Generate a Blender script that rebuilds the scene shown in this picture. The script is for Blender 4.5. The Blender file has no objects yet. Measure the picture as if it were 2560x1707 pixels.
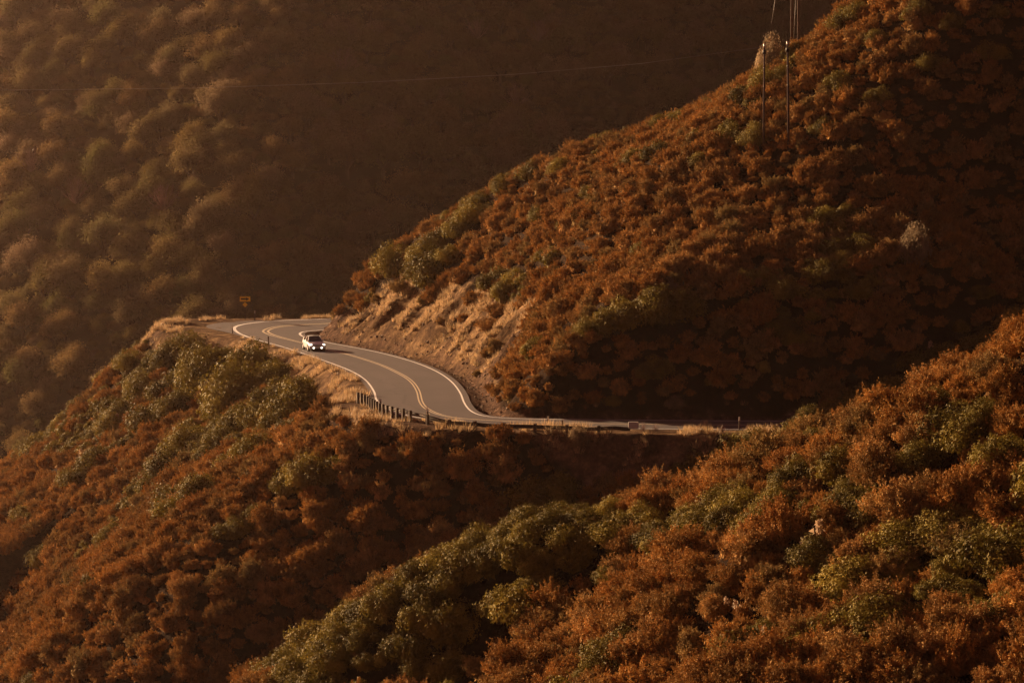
import bpy, bmesh, math, random
import numpy as np
from mathutils import Vector, Matrix

# ------------------------------------------------------------------ camera, sky, sun
SC = bpy.context.scene
COL = SC.collection
F = 6400.0            # focal length in photo pixels (2560 wide) -> 90 mm
CH = 19.6             # camera height above the road
PITCH = math.atan(467.5 / F)
cam_d = bpy.data.cameras.new("camera")
cam = bpy.data.objects.new("camera", cam_d)
COL.objects.link(cam)
cam_d.sensor_width = 36.0
cam_d.lens = F * 36.0 / 2560.0
cam_d.clip_start = 1.0
cam_d.clip_end = 6000.0
cam.location = (0, 0, CH)
cam.rotation_euler = (math.pi / 2 - PITCH, 0, 0)
SC.camera = cam

SUN_EL = math.radians(15)
SUN_DIR = Vector((-0.71, 0.70, 0)).normalized() * math.cos(SUN_EL) + Vector((0, 0, math.sin(SUN_EL)))
world = bpy.data.worlds.new("World")
SC.world = world
world.use_nodes = True
wn = world.node_tree
for n in list(wn.nodes): wn.nodes.remove(n)
sky = wn.nodes.new('ShaderNodeTexSky')
sky.sky_type = 'NISHITA'
sky.sun_disc = False
sky.sun_elevation = SUN_EL
sky.sun_rotation = math.atan2(SUN_DIR.x, SUN_DIR.y)
sky.dust_density = 4.0
sky.air_density = 1.5
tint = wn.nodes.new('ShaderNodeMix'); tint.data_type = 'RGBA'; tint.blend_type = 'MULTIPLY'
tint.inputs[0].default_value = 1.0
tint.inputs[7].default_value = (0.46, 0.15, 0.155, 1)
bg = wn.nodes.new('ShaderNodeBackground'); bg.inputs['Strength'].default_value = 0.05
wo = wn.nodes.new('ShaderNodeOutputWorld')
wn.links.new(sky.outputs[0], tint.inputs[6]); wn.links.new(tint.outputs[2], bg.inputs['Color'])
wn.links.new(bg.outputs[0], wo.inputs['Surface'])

sun_d = bpy.data.lights.new("sun", 'SUN')
sun_d.energy = 5.0
sun_d.angle = math.radians(0.6)
sun_d.color = (1.0, 0.66, 0.36)
sun = bpy.data.objects.new("sun", sun_d)
COL.objects.link(sun)
sun.rotation_euler = SUN_DIR.to_track_quat('Z', 'Y').to_euler()
sun.location = (-60, 200, 120)

SC.render.engine = 'CYCLES'
vs = SC.view_settings
vs.view_transform = 'Standard'; vs.look = 'None'; vs.exposure = 1.45; vs.gamma = 1.0; vs.use_curve_mapping = False
cy = SC.cycles
cy.max_bounces = 4; cy.diffuse_bounces = 2; cy.glossy_bounces = 2; cy.transmission_bounces = 3
cy.transparent_max_bounces = 4; cy.volume_bounces = 0
cy.use_denoising = True
cy.sample_clamp_indirect = 3.0

# ------------------------------------------------------------------ helpers
def tag(o, label=None, cat=None, group=None, kind=None):
    if label: o['label'] = label
    if cat: o['category'] = cat
    if group: o['group'] = group
    if kind: o['kind'] = kind
    return o

def link(o, parent=None):
    COL.objects.link(o)
    if parent is not None: o.parent = parent
    return o

def empty(name, loc=(0, 0, 0), rz=0):
    o = bpy.data.objects.new(name, None)
    o.empty_display_size = 0.3
    o.location = loc; o.rotation_euler = (0, 0, rz)
    return link(o)

def np_mesh(name, v, f, mats, smooth=False, mi=None):
    """v (n,3), f (m,k) int array"""
    me = bpy.data.meshes.new(name)
    v = np.asarray(v, np.float32); f = np.asarray(f, np.int32)
    m, k = f.shape
    me.vertices.add(len(v)); me.vertices.foreach_set('co', v.ravel())
    me.loops.add(m * k); me.loops.foreach_set('vertex_index', f.ravel())
    me.polygons.add(m)
    me.polygons.foreach_set('loop_start', np.arange(0, m * k, k, dtype=np.int32))
    me.polygons.foreach_set('loop_total', np.full(m, k, np.int32))
    if mi is not None: me.polygons.foreach_set('material_index', np.asarray(mi, np.int32))
    me.polygons.foreach_set('use_smooth', np.full(m, smooth, bool))
    for mt in (mats if isinstance(mats, (list, tuple)) else [mats]): me.materials.append(mt)
    me.update(calc_edges=True)
    return me

def obj(name, me, parent=None, loc=None):
    o = bpy.data.objects.new(name, me)
    if loc is not None: o.location = loc
    return link(o, parent)

_rt = np.random.RandomState(7).rand(256, 256)
def vnoise(x, y):
    xi = np.floor(x).astype(int); yi = np.floor(y).astype(int)
    fx = x - xi; fy = y - yi
    fx = fx * fx * (3 - 2 * fx); fy = fy * fy * (3 - 2 * fy)
    a = _rt[xi % 256, yi % 256]; b = _rt[(xi + 1) % 256, yi % 256]
    c = _rt[xi % 256, (yi + 1) % 256]; d = _rt[(xi + 1) % 256, (yi + 1) % 256]
    return (a * (1 - fx) + b * fx) * (1 - fy) + (c * (1 - fx) + d * fx) * fy
def fbm(x, y, o=4):
    s = 0; a = 0.5
    for i in range(o):
        s = s + a * vnoise(x * 2 ** i + 17.3 * i, y * 2 ** i + 5.1 * i); a *= 0.5
    return s * 2 - 1 + 0.06

def sstep(a, b, x):
    t = np.clip((x - a) / (b - a), 0, 1)
    return t * t * (3 - 2 * t)

def zr(Y):            # the road climbs gently round the far bend
    return 0.0009 * np.maximum(0, np.asarray(Y, float) - 280) ** 2

def ray(u, v):
    d = np.array([u - 1280, F * math.cos(PITCH) + (853.5 - v) * math.sin(PITCH), -F * math.sin(PITCH) + (853.5 - v) * math.cos(PITCH)])
    return d / d[1]
def at(u, v, Y):      # survey point: seen at (u, v) in the photo, Y metres away
    r = ray(u, v)
    return np.array([r[0] * Y, Y, CH + r[2] * Y])
def on_road(u, v):
    r = ray(u, v); Y = -CH / r[2]
    for _ in range(6): Y = (float(zr(Y)) - CH) / r[2]
    return np.array([r[0] * Y, Y])

def smooth_line(p, step=0.6, it=2):
    p = np.asarray(p, float)
    # centripetal-ish resample through Catmull-Rom
    out = []
    q = np.vstack([2 * p[0] - p[1], p, 2 * p[-1] - p[-2]])
    for i in range(1, len(q) - 2):
        a, b, c, d = q[i - 1], q[i], q[i + 1], q[i + 2]
        n = max(2, int(np.linalg.norm(c - b) / step))
        for t in np.arange(n) / n:
            out.append(0.5 * ((2 * b) + (-a + c) * t + (2 * a - 5 * b + 4 * c - d) * t * t + (-a + 3 * b - 3 * c + d) * t ** 3))
    out.append(p[-1]); out = np.array(out)
    for _ in range(it):
        for _k in range(3):
            out[1:-1] = 0.25 * out[:-2] + 0.5 * out[1:-1] + 0.25 * out[2:]
    # even resample
    s = np.r_[0, np.cumsum(np.linalg.norm(np.diff(out, axis=0), axis=1))]
    n = int(s[-1] / step)
    ss = np.linspace(0, s[-1], n)
    return np.stack([np.interp(ss, s, out[:, 0]), np.interp(ss, s, out[:, 1])], 1)

# ------------------------------------------------------------------ road survey
Lp = [(796,798.6),(704,802),(636,807),(600,813),(585,820.7),(598.6,834),(636,848),(704,866.6),(772,888.8),(840,912.6),(884,931),(915,951.7),(935,979),(944,1004.4),(983,1031),(1100,1051),(1300,1064),(1600,1072),(2000,1074),(2900,1074)]
Cp = [(789,810.5),(758,811.8),(713,815),(679,820.3),(663,828),(670.5,834),(687,840),(717,848),(765,860),(820,875),(874,887.8),(942,909),(986,928),(1024,950),(1044,975.5),(1052.7,1006),(1068,1023),(1098.6,1036.7),(1146,1046),(1300,1054.5),(1600,1061),(2000,1063),(2900,1063)]
Rp = [(779,827.5),(757,830),(749,836),(765,844.5),(820,857),(908,873.5),(976,888.8),(1044,909),(1095,931),(1129,955),(1150,982),(1161.5,1009.5),(1180,1030),(1218,1042),(1320,1047.5),(1600,1051),(2000,1053),(2900,1053)]
hid = {'L': [(46, 300), (20, 304), (-4, 305)], 'C': [(46, 296), (20, 300), (-6, 300.5)], 'R': [(46, 292), (20, 296), (-8, 295)]}
def build_line(pts, key):
    w = [on_road(*p) for p in pts]
    return smooth_line([np.array(h, float) for h in hid[key]] + w)
LL = build_line(Lp, 'L'); CL = build_line(Cp, 'C'); RL = build_line(Rp, 'R')

def sdist(X, Y, line):
    """signed distance to polyline; positive on its right-hand side (walking it)"""
    best = np.full(X.shape, 1e9); sg = np.zeros(X.shape)
    l = line[::3] if len(line) > 60 else line
    l = np.vstack([l, line[-1]])
    for a, b in zip(l[:-1], l[1:]):
        e = b - a; L2 = e @ e
        if L2 < 1e-9: continue
        t = np.clip(((X - a[0]) * e[0] + (Y - a[1]) * e[1]) / L2, 0, 1)
        dx = X - a[0] - t * e[0]; dy = Y - a[1] - t * e[1]
        d2 = dx * dx + dy * dy
        m = d2 < best - 1e-9
        best = np.where(m, d2, best)
        sg = np.where(m, np.sign(e[0] * (Y - a[1]) - e[1] * (X - a[0])), sg)
    return np.sqrt(best), sg

class RBF:
    def __init__(s, P):
        P = np.array(P, float); s.c = P[:, :2] / 50.; n = len(P)
        A = np.zeros((n + 3, n + 3))
        r = np.linalg.norm(s.c[:, None] - s.c[None], axis=2)
        A[:n, :n] = s.k(r) + np.eye(n) * 0.002
        A[:n, n] = 1; A[:n, n + 1:] = s.c; A[n, :n] = 1; A[n + 1:, :n] = s.c.T
        s.w = np.linalg.solve(A, np.r_[P[:, 2], 0, 0, 0]); s.n = n
    @staticmethod
    def k(r): return np.where(r > 1e-9, r * r * np.log(r + 1e-12), 0)
    def __call__(s, X, Y):
        x = X / 50.; y = Y / 50.
        o = s.w[s.n] + s.w[s.n + 1] * x + s.w[s.n + 2] * y
        for i in range(s.n):
            o = o + s.w[i] * s.k(np.hypot(x - s.c[i, 0], y - s.c[i, 1]))
        return o

# upper hill (right of the road): survey points
A_pts = []
def pa(u, v, Y, dz=0.0):
    p = at(u, v, Y); A_pts.append((p[0], p[1], p[2] + dz))
for p in [(870,690,279),(950,700,270),(1050,715,257),(1150,775,243),(1250,860,222)]: pa(*p)
for p in [(830,700,283),(1000,590,272),(1130,525,262),(1350,440,252),(1640,365,242),(1780,275,238),(1920,172,234),(2100,78,230),(2560,-140,226)]: pa(*p, dz=-1.1)
for p in [(1290,960,198),(1400,830,196),(1500,750,198),(1700,640,203),(2000,560,207),(2300,450,210),(2560,380,212)]: pa(*p, dz=-0.9)
for p in [(1250,620,238),(1450,520,228),(1750,420,222),(2100,260,220),(2400,100,219)]: pa(*p, dz=-0.9)
for p in [(1500,1040,189),(1750,900,192),(2050,800,195),(2400,720,198),(2050,1040,189),(2600,1030,189)]: pa(*p)
A_pts += [(-14,292,1.5),(0,290,5),(15,288,8),(35,285,15),(60,280,22),(80,190,0),(80,240,38),(0,180,-6),(30,180,-6),(70,170,-6),(-10,200,0)]
A_rbf = RBF(A_pts)
# near ridge in front
B_pts = []
def pb(u, v, Y, dz=0.0):
    p = at(u, v, Y); B_pts.append((p[0], p[1], p[2] + dz))
for p in [(2750,690,111),(2560,790,112),(2300,900,115),(1980,1060,118),(1700,1190,120),(1500,1245,121),(1300,1290,121),(1000,1420,123),(830,1560,124),(570,1707,125)]: pb(*p, dz=-1.5)
for p in [(2560,1250,101),(2200,1250,106),(1800,1350,109),(1420,1500,117),(1150,1650,119),(1300,1610,115),(2560,1707,89),(2000,1707,93),(1600,1707,101),(1300,1760,108),(1000,1800,113)]: pb(*p, dz=-0.9)
B_pts += [(30,60,8),(0,60,-8),(-25,80,-16),(-22,125,-13),(-30,110,-18),(40,90,17)]
for (x, y, z) in list(B_pts[:10]): B_pts.append((x - 1, y + 9, z - 2.6)); B_pts.append((x - 3, y + 24, z - 13))
B_rbf = RBF(B_pts)

def smax(a, b, k):
    h = np.clip(0.5 + 0.5 * (a - b) / k, 0, 1)
    return b * (1 - h) + a * h + k * h * (1 - h)

def fields(X, Y):
    dl, sl = sdist(X, Y, LL); dr, sr = sdist(X, Y, RL)
    # walking from the hidden far end to the near right end: outer side = right-hand... sign fixed below
    return dl, sl, dr, sr
# which sign is outside?  test with a point clearly outside (left of the bend)
_d, OUT = sdist(np.array([-60.0]), np.array([285.0]), LL); OUT = OUT[0]
_d, INN = sdist(np.array([0.0]), np.array([240.0]), RL); INN = INN[0]

def terrain(X, Y, detail=True):
    X = np.asarray(X, float); Y = np.asarray(Y, float)
    dl, sl, dr, sr = fields(X, Y)
    outside = sl == OUT; inside = (sr == INN)
    do = np.where(outside, dl, 0.0); di = np.where(inside, dr, 0.0)
    zroad = np.where(Y < 330, zr(Y), zr(330))
    n1 = fbm(X / 14., Y / 14.); n2 = fbm(X / 4.0 + 9, Y / 4.0, 3)
    # width of the dirt verge on the outside: wide turnout at the far bend
    turn = np.exp(-((X + 38) / 11) ** 2 - ((Y - 291) / 13) ** 2)
    verge = 1.6 + 8.0 * turn + 3.2 * np.exp(-((Y - 190) / 17) ** 2) * (1 - 0.15 * sstep(8, 20, X))
    slope = 0.66 + 0.10 * n1 + 0.30 * sstep(-24, -8, X) * (Y < 230)
    zo = -slope * np.maximum(0, do - verge) - 0.5 * sstep(0, 2.5, do - verge) + n1 * 1.8 * sstep(3, 14, do)
    zo = zo - 0.036 * np.maximum(0, do - 17 - 6 * n1) ** 2 * (Y < 245)
    zo = np.maximum(zo, -46 + 2 * n1)
    # inside: ditch, cut slope, hill
    cut = 1.15 + (0.35 * n2 + 0.2 * n1) * (1 - sstep(4, 12, di))
    zc = -0.25 * sstep(0.6, 1.4, di) * (1 - sstep(1.8, 3.0, di)) + cut * np.maximum(0, di - 2.1)
    za = A_rbf(X, Y) + n1 * 0.8
    za = np.maximum(za, 0.4 * np.maximum(0, di - 2.1))
    k = 1.2
    zi = -smax(-zc, -za, k)
    zi = np.where(di < 2.1, np.minimum(zi, 0), zi)
    z = np.where(outside, zo, np.where(inside, zi, -0.06)) + zroad
    z = z - 0.05 * (do > 0) * 0
    # near ridge
    zb = B_rbf(X, Y) + n1 * 0.5
    zb = np.where(Y > 160, -60, zb)
    z = np.where(Y < 172, smax(z, zb, 2.0), z)
    if detail:
        rough = sstep(0.4, 2.0, np.maximum(do, di))
        z = z + rough * 0.16 * n2 + rough * 0.07 * fbm(X / 0.9, Y / 0.9, 2)
        # rills down the road cut
        rill = sstep(2.3, 4, di) * (1 - sstep(8, 13, di)) * inside
        z = z + rill * 1.25 * (fbm(X / 2.6 + 50, Y / 1.5, 4))
    return z

# grid
GX0, GX1, GY0, GY1, GS = -95.0, 80.0, 55.0, 335.0, 0.55
gx = np.arange(GX0, GX1 + GS, GS); gy = np.arange(GY0, GY1 + GS, GS)
GXX, GYY = np.meshgrid(gx, gy)
GZ = terrain(GXX, GYY)
_dl, _sl, _dr, _sr = fields(GXX, GYY)
DO = np.where(_sl == OUT, _dl, 0.0); DI = np.where(_sr == INN, _dr, 0.0)
ONROAD = (_sl != OUT) & (_sr != INN)

def bil(G, X, Y):
    fx = np.clip((X - GX0) / GS, 0, len(gx) - 1.001); fy = np.clip((Y - GY0) / GS, 0, len(gy) - 1.001)
    i = fx.astype(int); j = fy.astype(int); a = fx - i; b = fy - j
    return (G[j, i] * (1 - a) + G[j, i + 1] * a) * (1 - b) + (G[j + 1, i] * (1 - a) + G[j + 1, i + 1] * a) * b
def gz(x, y): return float(bil(GZ, np.array([x]), np.array([y]))[0])

def hit(u, v, y0=60.0, y1=333.0):
    """first place where the line of sight meets the hillside"""
    r = ray(u, v); Y = np.arange(y0, y1, 0.25)
    z = bil(GZ, r[0] * Y, Y); m = (CH + r[2] * Y) < z
    if not m.any(): return hit(u, v + 12, y0, y1) if v < 700 else None
    yy = Y[np.argmax(m)]
    return np.array([r[0] * yy, yy, gz(r[0] * yy, yy)])

def proj(X, Y, Z):
    dz = Z - CH
    fw = Y * math.cos(PITCH) - dz * math.sin(PITCH)
    up = Y * math.sin(PITCH) + dz * math.cos(PITCH)
    return 1280 + F * X / fw, 853.5 - F * up / fw

def visible(X, Y, Z, extra):
    """is a point 'extra' metres above (X,Y,Z) seen over the hillside"""
    ok = np.ones(len(X), bool)
    for t in np.linspace(0.12, 0.985, 90):
        xs = X * t; ys = Y * t; zs = CH + (Z + extra - CH) * t
        inside = (ys > GY0) & (ys < GY1) & (xs > GX0) & (xs < GX1)
        g = bil(GZ, xs, ys)
        ok &= ~(inside & (g > zs))
    return ok
def visible2(X, Y, Z, extra, pad=0.6):
    ok = np.ones(len(X), bool)
    for dy in np.r_[np.arange(1.5, 140, 1.5), np.arange(140, 420, 5.0)]:
        t = (Y - dy) / Y; m = ((Y - dy) > GY0) & ((Y - dy) < GY1) & (X * t > GX0) & (X * t < GX1)
        g = bil(GZ, X * t, Y - dy)
        ok &= ~(m & (g + pad > CH + (Z + extra - CH) * t))
    return ok

# ------------------------------------------------------------------ materials
def mat(name):
    m = bpy.data.materials.new(name); m.use_nodes = True
    nt = m.node_tree
    for n in list(nt.nodes): nt.nodes.remove(n)
    out = nt.nodes.new('ShaderNodeOutputMaterial')
    b = nt.nodes.new('ShaderNodeBsdfPrincipled')
    nt.links.new(b.outputs[0], out.inputs[0])
    return m, nt, b, out
def N(nt, t, **kw):
    n = nt.nodes.new(t)
    for k, v in kw.items(): setattr(n, k, v)
    return n
def ramp(nt, stops):
    r = N(nt, 'ShaderNodeValToRGB'); e = r.color_ramp.elements
    while len(e) < len(stops): e.new(0.5)
    for x, (p, c) in zip(e, stops): x.position = p; x.color = (*c, 1)
    return r
def noise(nt, scale, detail=4, rough=0.6, coord='Object', vec=None):
    t = N(nt, 'ShaderNodeTexCoord'); n = N(nt, 'ShaderNodeTexNoise')
    n.inputs['Scale'].default_value = scale; n.inputs['Detail'].default_value = detail; n.inputs['Roughness'].default_value = rough
    nt.links.new(vec if vec is not None else t.outputs[coord], n.inputs['Vector'])
    return n
def mixc(nt, fac, a, b, mode='MIX'):
    m = N(nt, 'ShaderNodeMix', data_type='RGBA', blend_type=mode)
    for s, v in ((0, fac), (6, a), (7, b)):
        if hasattr(v, 'is_output'): nt.links.new(v, m.inputs[s])
        else: m.inputs[s].default_value = (v if s == 0 else (*v, 1))
    return m.outputs[2]

def simple(name, col, rough=0.6, metal=0.0, nscale=None, var=0.25, bump=0.0, spec=None):
    m, nt, b, out = mat(name)
    b.inputs['Roughness'].default_value = rough; b.inputs['Metallic'].default_value = metal
    if spec is not None: b.inputs['Specular IOR Level'].default_value = spec
    if nscale:
        n = noise(nt, nscale)
        r = ramp(nt, [(0.3, tuple(c * (1 - var) for c in col)), (0.7, tuple(min(1, c * (1 + var)) for c in col))])
        nt.links.new(n.outputs[0], r.inputs[0]); nt.links.new(r.outputs[0], b.inputs['Base Color'])
        if bump:
            bp = N(nt, 'ShaderNodeBump'); bp.inputs['Distance'].default_value = bump
            nt.links.new(n.outputs[0], bp.inputs['Height']); nt.links.new(bp.outputs[0], b.inputs['Normal'])
    else: b.inputs['Base Color'].default_value = (*col, 1)
    return m

def foliage_mat(name, cols, transl=0.25, gloss=0.25, rough=0.5, scale=1.1):
    """cols: list of base colours picked by the plant's random number, mottled by noise"""
    m, nt, b, out = mat(name)
    oi = N(nt, 'ShaderNodeObjectInfo')
    st = [(i / max(1, len(cols) - 1), c) for i, c in enumerate(cols)]
    r = ramp(nt, st); nt.links.new(oi.outputs['Random'], r.inputs[0])
    n = noise(nt, scale, 3)
    r2 = ramp(nt, [(0.3, (0.38, 0.36, 0.40)), (0.7, (1.7, 1.65, 1.5))]); nt.links.new(n.outputs[0], r2.inputs[0])  # leaf mottling, spread widened so colour stands in for gap shade and lit tips
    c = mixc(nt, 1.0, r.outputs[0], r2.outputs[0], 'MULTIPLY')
    nt.links.new(c, b.inputs['Base Color'])
    b.inputs['Roughness'].default_value = rough; b.inputs['Specular IOR Level'].default_value = gloss
    t = N(nt, 'ShaderNodeBsdfTranslucent'); nt.links.new(c, t.inputs[0])
    mx = N(nt, 'ShaderNodeMixShader'); mx.inputs[0].default_value = transl
    nt.links.new(b.outputs[0], mx.inputs[1]); nt.links.new(t.outputs[0], mx.inputs[2]); nt.links.new(mx.outputs[0], out.inputs[0])
    return m

M = {}
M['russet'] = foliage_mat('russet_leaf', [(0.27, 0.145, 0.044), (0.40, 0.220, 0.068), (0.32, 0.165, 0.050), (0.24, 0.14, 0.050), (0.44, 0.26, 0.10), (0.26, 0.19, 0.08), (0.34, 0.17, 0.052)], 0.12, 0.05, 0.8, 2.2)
M['green'] = foliage_mat('olive_leaf', [(0.17, 0.135, 0.026), (0.22, 0.175, 0.035), (0.13, 0.105, 0.025), (0.29, 0.23, 0.05)], 0.16, 0.05, 0.6)
M['pale'] = foliage_mat('pale_grey_leaf', [(0.30, 0.22, 0.14), (0.25, 0.20, 0.14)], 0.45, 0.03, 0.8)
M['mauve'] = foliage_mat('bare_twig', [(0.30, 0.20, 0.20), (0.24, 0.16, 0.15)], 0.0, 0.1)
M['wood_green'] = foliage_mat('dark_oak_leaf', [(0.14, 0.115, 0.045), (0.20, 0.155, 0.06), (0.23, 0.15, 0.07), (0.15, 0.11, 0.055), (0.25, 0.18, 0.12), (0.14, 0.13, 0.05), (0.24, 0.185, 0.09), (0.13, 0.10, 0.045)], 0.3, 0.0, 0.8, 0.35)
M['bark'] = simple('bark', (0.10, 0.07, 0.05), 0.9, nscale=3, bump=0.03)
M['straw'] = foliage_mat('dry_grass_blade', [(0.44, 0.32, 0.18), (0.58, 0.43, 0.27), (0.34, 0.24, 0.135)], 0.35, 0.15)
M['white_head'] = foliage_mat('dry_seed_head', [(0.62, 0.46, 0.30), (0.55, 0.42, 0.3)], 0.3, 0.1)
M['rock'] = simple('rock', (0.22, 0.15, 0.10), 0.85, nscale=2.5, var=0.5, bump=0.05)

# ground of the hillsides: straw-coloured and stony on the verges and the cut, shade painted on the cut's nose, dark litter under the scrub
def ground_mat():
    m, nt, b, out = mat('hillside_soil')
    at_ = N(nt, 'ShaderNodeAttribute'); at_.attribute_name = 'bare'
    n1 = noise(nt, 0.55, 6, 0.65); n2 = noise(nt, 3.2, 6, 0.7); n3 = noise(nt, 0.16, 3)
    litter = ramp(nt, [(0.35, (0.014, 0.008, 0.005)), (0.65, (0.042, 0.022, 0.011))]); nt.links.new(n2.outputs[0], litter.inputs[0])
    straw = ramp(nt, [(0.36, (0.060, 0.034, 0.020)), (0.50, (0.14, 0.085, 0.046)), (0.66, (0.34, 0.225, 0.12))])
    nt.links.new(n1.outputs[0], straw.inputs[0])
    grit = ramp(nt, [(0.35, (0.5, 0.48, 0.46)), (0.65, (1.25, 1.22, 1.2))]); nt.links.new(n2.outputs[0], grit.inputs[0])
    s2 = mixc(nt, 1.0, straw.outputs[0], grit.outputs[0], 'MULTIPLY')
    mth = N(nt, 'ShaderNodeMath', operation='ADD'); nt.links.new(at_.outputs['Fac'], mth.inputs[0])
    m2 = N(nt, 'ShaderNodeMath', operation='MULTIPLY_ADD'); nt.links.new(n1.outputs[0], m2.inputs[0]); m2.inputs[1].default_value = 1.2; m2.inputs[2].default_value = -0.6
    nt.links.new(m2.outputs[0], mth.inputs[1])
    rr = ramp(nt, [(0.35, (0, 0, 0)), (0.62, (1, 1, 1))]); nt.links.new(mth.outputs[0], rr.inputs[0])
    rk = N(nt, 'ShaderNodeAttribute'); rk.attribute_name = 'rocky_shade'
    n4 = noise(nt, 1.6, 6, 0.75)
    rock = ramp(nt, [(0.36, (0.030, 0.016, 0.011)), (0.52, (0.085, 0.048, 0.032)), (0.60, (0.15, 0.09, 0.06)), (0.68, (0.38, 0.26, 0.18))]); nt.links.new(n4.outputs[0], rock.inputs[0])  # rubble browns, doubling as painted shade on the nose
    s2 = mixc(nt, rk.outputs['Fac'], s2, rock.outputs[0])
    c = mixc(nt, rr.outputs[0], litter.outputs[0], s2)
    nt.links.new(c, b.inputs['Base Color']); b.inputs['Roughness'].default_value = 0.95; b.inputs['Specular IOR Level'].default_value = 0.02
    bp = N(nt, 'ShaderNodeBump'); bp.inputs['Distance'].default_value = 0.25; bp.inputs['Strength'].default_value = 0.8
    nt.links.new(n2.outputs[0], bp.inputs['Height']); nt.links.new(bp.outputs[0], b.inputs['Normal'])
    return m
M['ground'] = ground_mat()
M['forest_floor'] = simple('forest_floor', (0.026, 0.015, 0.008), 0.95, nscale=0.3, var=0.4, spec=0.0)

def asphalt_mat():
    m, nt, b, out = mat('worn_asphalt')
    n1 = noise(nt, 0.12, 4); n2 = noise(nt, 9, 3, 0.7)
    r = ramp(nt, [(0.3, (0.040, 0.028, 0.033)), (0.7, (0.063, 0.044, 0.051))]); nt.links.new(n1.outputs[0], r.inputs[0])
    g = ramp(nt, [(0.3, (0.85, 0.85, 0.85)), (0.7, (1.12, 1.12, 1.12))]); nt.links.new(n2.outputs[0], g.inputs[0])
    base = mixc(nt, 1.0, r.outputs[0], g.outputs[0], 'MULTIPLY')
    aa = N(nt, 'ShaderNodeAttribute'); aa.attribute_name = 'wear'
    n3 = noise(nt, 0.5, 4)
    ad = N(nt, 'ShaderNodeMath', operation='MULTIPLY'); nt.links.new(aa.outputs['Fac'], ad.inputs[0]); nt.links.new(n3.outputs[0], ad.inputs[1])
    base = mixc(nt, ad.outputs[0], base, (0.036, 0.027, 0.027))
    # sealed cracks
    vo = N(nt, 'ShaderNodeTexVoronoi', feature='DISTANCE_TO_EDGE'); vo.inputs['Scale'].default_value = 0.16
    tc = N(nt, 'ShaderNodeTexCoord'); nt.links.new(tc.outputs['Object'], vo.inputs['Vector'])
    cr = ramp(nt, [(0.006, (0.45, 0.45, 0.45)), (0.02, (1, 1, 1))]); nt.links.new(vo.outputs[0], cr.inputs[0])
    base = mixc(nt, 0.7, base, mixc(nt, 1.0, base, cr.outputs[0], 'MULTIPLY'))
    nt.links.new(base, b.inputs['Base Color'])
    b.inputs['Roughness'].default_value = 0.7
    return m
M['asphalt'] = asphalt_mat()
M['line_white'] = simple('white_road_paint', (0.86, 0.84, 0.84), 0.5, nscale=2.5, var=0.10)
M['line_yellow'] = simple('faded_yellow_road_paint', (0.55, 0.45, 0.32), 0.6, nscale=2.5, var=0.15)

# ------------------------------------------------------------------ hillside mesh
def grid_mesh(name, XX, YY, ZZ, m, drop=None):
    h, w = XX.shape
    v = np.stack([XX, YY, ZZ], -1).reshape(-1, 3)
    i = np.arange(h * w).reshape(h, w)
    f = np.stack([i[:-1, :-1], i[:-1, 1:], i[1:, 1:], i[1:, :-1]], -1).reshape(-1, 4)
    return np_mesh(name, v, f, m, smooth=True)
verge_w = 3.2 + 9.0 * np.exp(-((GXX + 38) / 12) ** 2 - ((GYY - 291) / 14) ** 2) + 3.0 * np.exp(-((GXX + 17) / 9) ** 2 - ((GYY - 225) / 18) ** 2) + 3.2 * sstep(-2, 6, GXX) * (GYY < 215) + 3.2 * np.exp(-((GXX + 8) / 7) ** 2 - ((GYY - 191) / 11) ** 2)
cut_w = 8.5 * (1 - sstep(195, 210, 405 - GYY) * 0) * (0.35 + 0.65 * sstep(205, 225, GYY)) * (1 - 0.45 * sstep(268, 280, GYY))
BARE = np.where(DO > 0, 1 - sstep(0.55, 1.35, DO / verge_w), 1 - sstep(0.55, 1.2, DI / cut_w))
BARE = np.where(ONROAD, 1.0, BARE)
BARE = np.where(GYY < 165, 0.0, BARE)
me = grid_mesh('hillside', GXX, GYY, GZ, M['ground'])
a = me.attributes.new('bare', 'FLOAT', 'POINT'); a.data.foreach_set('value', BARE.ravel().astype(np.float32))
_n = fbm(GXX / 2.6 + 40, GYY / 2.6, 3)
ROCKY_SHADE = np.where(DI > 0, np.clip(1 - sstep(1.2, 3.4, DI - 2.2 * _n - 2.4 * sstep(266, 278, GYY) * -1 * -1 + 0 * DI) + sstep(268, 277, GYY) + (1 - sstep(212, 226, GYY)), 0, 1), np.clip(0.25 + 1.2 * _n + 0.8 * np.exp(-((GXX + 8) / 8) ** 2 - ((GYY - 192) / 14) ** 2), 0, 0.95))  # rubble at the cut foot; nose and near end darkened as painted shade
ROCKY_SHADE = np.where((DO > 0) & (GXX > 1) & (GYY < 200), 0.1, ROCKY_SHADE)
a = me.attributes.new('rocky_shade', 'FLOAT', 'POINT'); a.data.foreach_set('value', ROCKY_SHADE.ravel().astype(np.float32))
tag(obj('hillside', me), kind='structure')

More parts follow.
